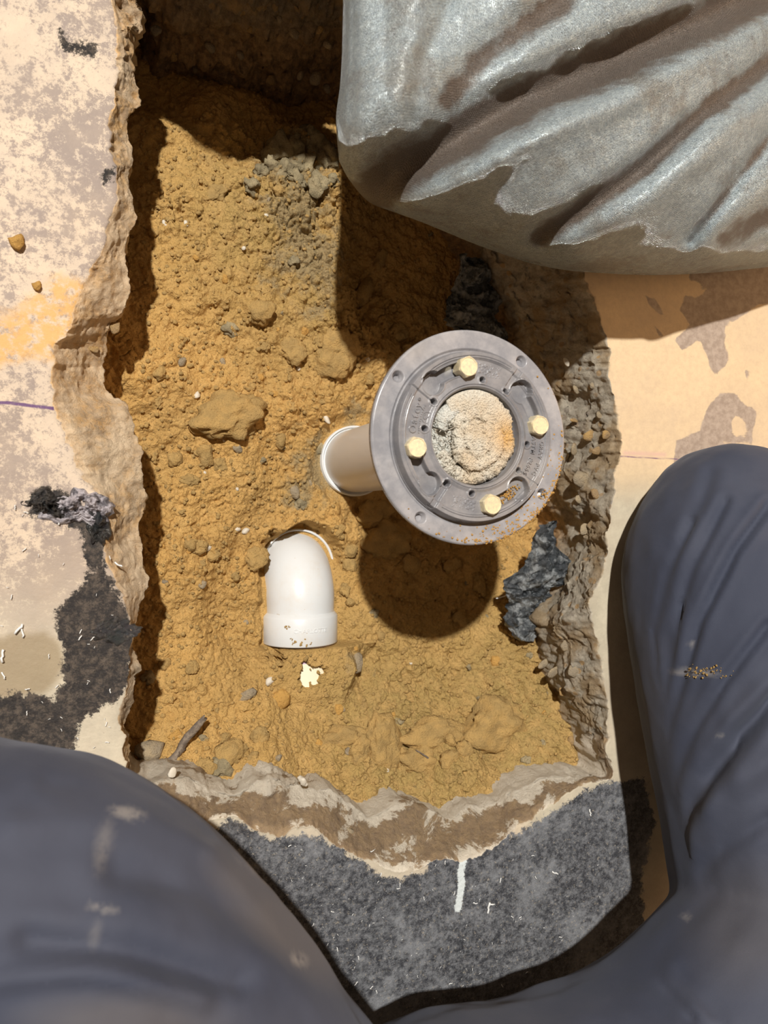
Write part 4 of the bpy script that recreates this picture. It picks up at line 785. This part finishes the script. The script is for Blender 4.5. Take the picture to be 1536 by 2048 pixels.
# ================================================================ odds and ends on the slab and in the sand
for px, py, r, lb in [(38, 487, 13, 'larger of the two orange earth crumbs on the left slab'), (76, 573, 8, 'smaller orange earth crumb on the left slab')]:
    p = P(px, py, 0); o = put('dirt_crumb', protos['orangeclod'][1], None, lb, 'crumb'); r *= .00037; o.scale = (r, r, r*.8); o.location = (p[0], p[1], r*.55)
def goo(name, px, py, rx, ry, mat, label, seed, h=.004):
    t = np.linspace(0, 2*np.pi, 120, endpoint=False)[None]; r = np.linspace(0.01, 1, 40)[:, None]; c = P(px, py, 0)
    R = r*(1+vn2(np.cos(t)*2.2+seed, np.sin(t)*2.2, seed)*.9+vn2(np.cos(t)*6+seed, np.sin(t)*6, seed+2)*.35); x_, y_ = c[0]+R*rx*np.cos(t), c[1]+R*ry*np.sin(t)
    z_ = h*(1-r**3)*(1+fb2(x_, y_, .006, 4, seed, .7)*2.4)+.0012*(1-r)+.0002; z_ = z_*(r < .999)-.001*(r >= .999)
    return put(name, mesh(name, np.stack([x_, y_, np.broadcast_to(z_, x_.shape)], -1), grid_q(40, 120, True, True), M[mat]), None, label, 'spill' if mat != 'milky' else 'film')
goo('tar_lump', 96, 1008, .016, .010, 'tar', 'glossy black tar lump on the left slab beside the milky film', 3, .005)
goo('tar_lump', 196, 1050, .007, .014, 'tar', 'smaller wet black tar smear right of milky film, at the slab rim', 8, .003)
goo('tar_lump', 235, 1262, .014, .009, 'tar', 'shiny tar spot in the black stain left of the pit', 12, .0015)
goo('plastic_film', 158, 1012, .020, .011, 'milky', 'milky grey plastic film stuck on the left slab', 5, .004)
mb = MB()
def fleck(px, py, s, z=.0012):
    p = P(px, py, z); a = random.random()*6.28; n_ = 5; pts = np.array([(math.cos(a)*s*(t-.5)*2*.9+random.uniform(-.2, .2)*s, math.sin(a)*s*(t-.5)*2+random.uniform(-.2, .2)*s, random.uniform(0, .3)*s) for t in np.linspace(0, 1, n_)])+p
    v, q, t = sweep(pts, s*.22, 5); mb.add(v, q, t)
for _ in range(120): fleck(random.uniform(560, 1215), random.uniform(1690, 2000), random.choice((.0006, .0008, .001, .0016)))
for _ in range(36): fleck(random.uniform(0, 240), random.uniform(990, 1500), random.choice((.0008, .001, .0016)))
for px, py, s in [(38,1257,.004),(45,1265,.003),(5,1311,.004),(8,1352,.0025),(160,1275,.002),(118,1040,.003),(98,1312,.0015),(977,1815,.004),(982,1808,.003),(950,1806,.002),(1110,1745,.003),(1000,1760,.002),(890,1725,.0016),(1180,1625,.003),(238,1130,.003),(220,1115,.0015)]: fleck(px, py, s)
put('plaster_flecks', mb.mesh('plaster_flecks', M['fleck']), None, 'white plaster flecks scattered over the blackened slab', 'debris', kind='stuff')
def strip(name, pts, w_, mat, label, cat_='debris', seed=0):
    c = cat([P(a, b, z) for a, b, z in pts], 40); r = w_*(.55+.45*np.sin(np.linspace(.2, 2.9, 40))); v, q, t = sweep(c, r, 10); v = v+fb3(v, .004, 3, seed)[:, None]*w_*.9
    return put(name, MB().add(v, q, t).mesh(name, M[mat]), None, label, cat_)
z1 = zat(370, 1480)
strip('dark_shred', [(408,1436,z1+.012),(395,1452,z1+.012),(372,1478,z1+.009),(360,1500,z1+.008),(345,1518,z1+.010),(318,1530,z1+.014)], .0034, 'wood', 'long dark fibrous shred on the sand near the left thigh')
z1 = zat(860, 1500)
strip('twig', [(832,1500,z1+.010),(850,1512,z1+.010),(870,1524,z1+.010)], .0008, 'wood', 'tiny twig lying among clods near the bottom rim', 'twig', 3)
z1 = zat(1030, 1290)
strip('white_fibre', [(992,1197,-.105),(1004,1194,-.104),(1014,1190,-.1)], .0006, 'fleck', 'fine white fibre beside the hanging black plastic', 'fibre', 5)
strip('plaster_bead', [(598,1552,-.016),(604,1562,-.015),(612,1570,-.016)], .0030, 'chip', 'pale plaster bit on the bottom rim of the pit', 'debris', 7)

vb = np.sign(IV)*np.abs(IV)**.45; vb = vb*(1+fb3(IV*1.0+3, .6, 3, 5)[:, None]*.15)
p = P(405, -150, 0); cc = put('shade_caster', mesh('shade_caster', vb*np.array([.074, .030, .080]), None, M['stone'], True, None, IT), None, 'added out-of-view block that shades the far edge of the pit', 'shade caster')
cc.rotation_euler = (0, math.radians(12), 0); cc.location = (p[0], p[1], .078)  # added block outside the view, put here to cast shade on the far sand
for px, py, a in [(372,180,9),(450,170,14),(543,160,13),(508,178,9),(630,158,16),(655,178,12),(600,150,10),(590,70,12),(640,60,9),(480,110,10),(420,95,12),(350,110,13),(560,40,8),(655,90,10),(310,60,12),(390,140,8),(500,60,7)]:
    z = CH-.400*(CT-(px-768)/F*ST)/((1024-py)/F); lump(px, py, a*.00046, a*.00036, 'ochre' if a % 2 else 'stone', random.random()*3, .4, 'stone', floor, z=z, fl=1.0)
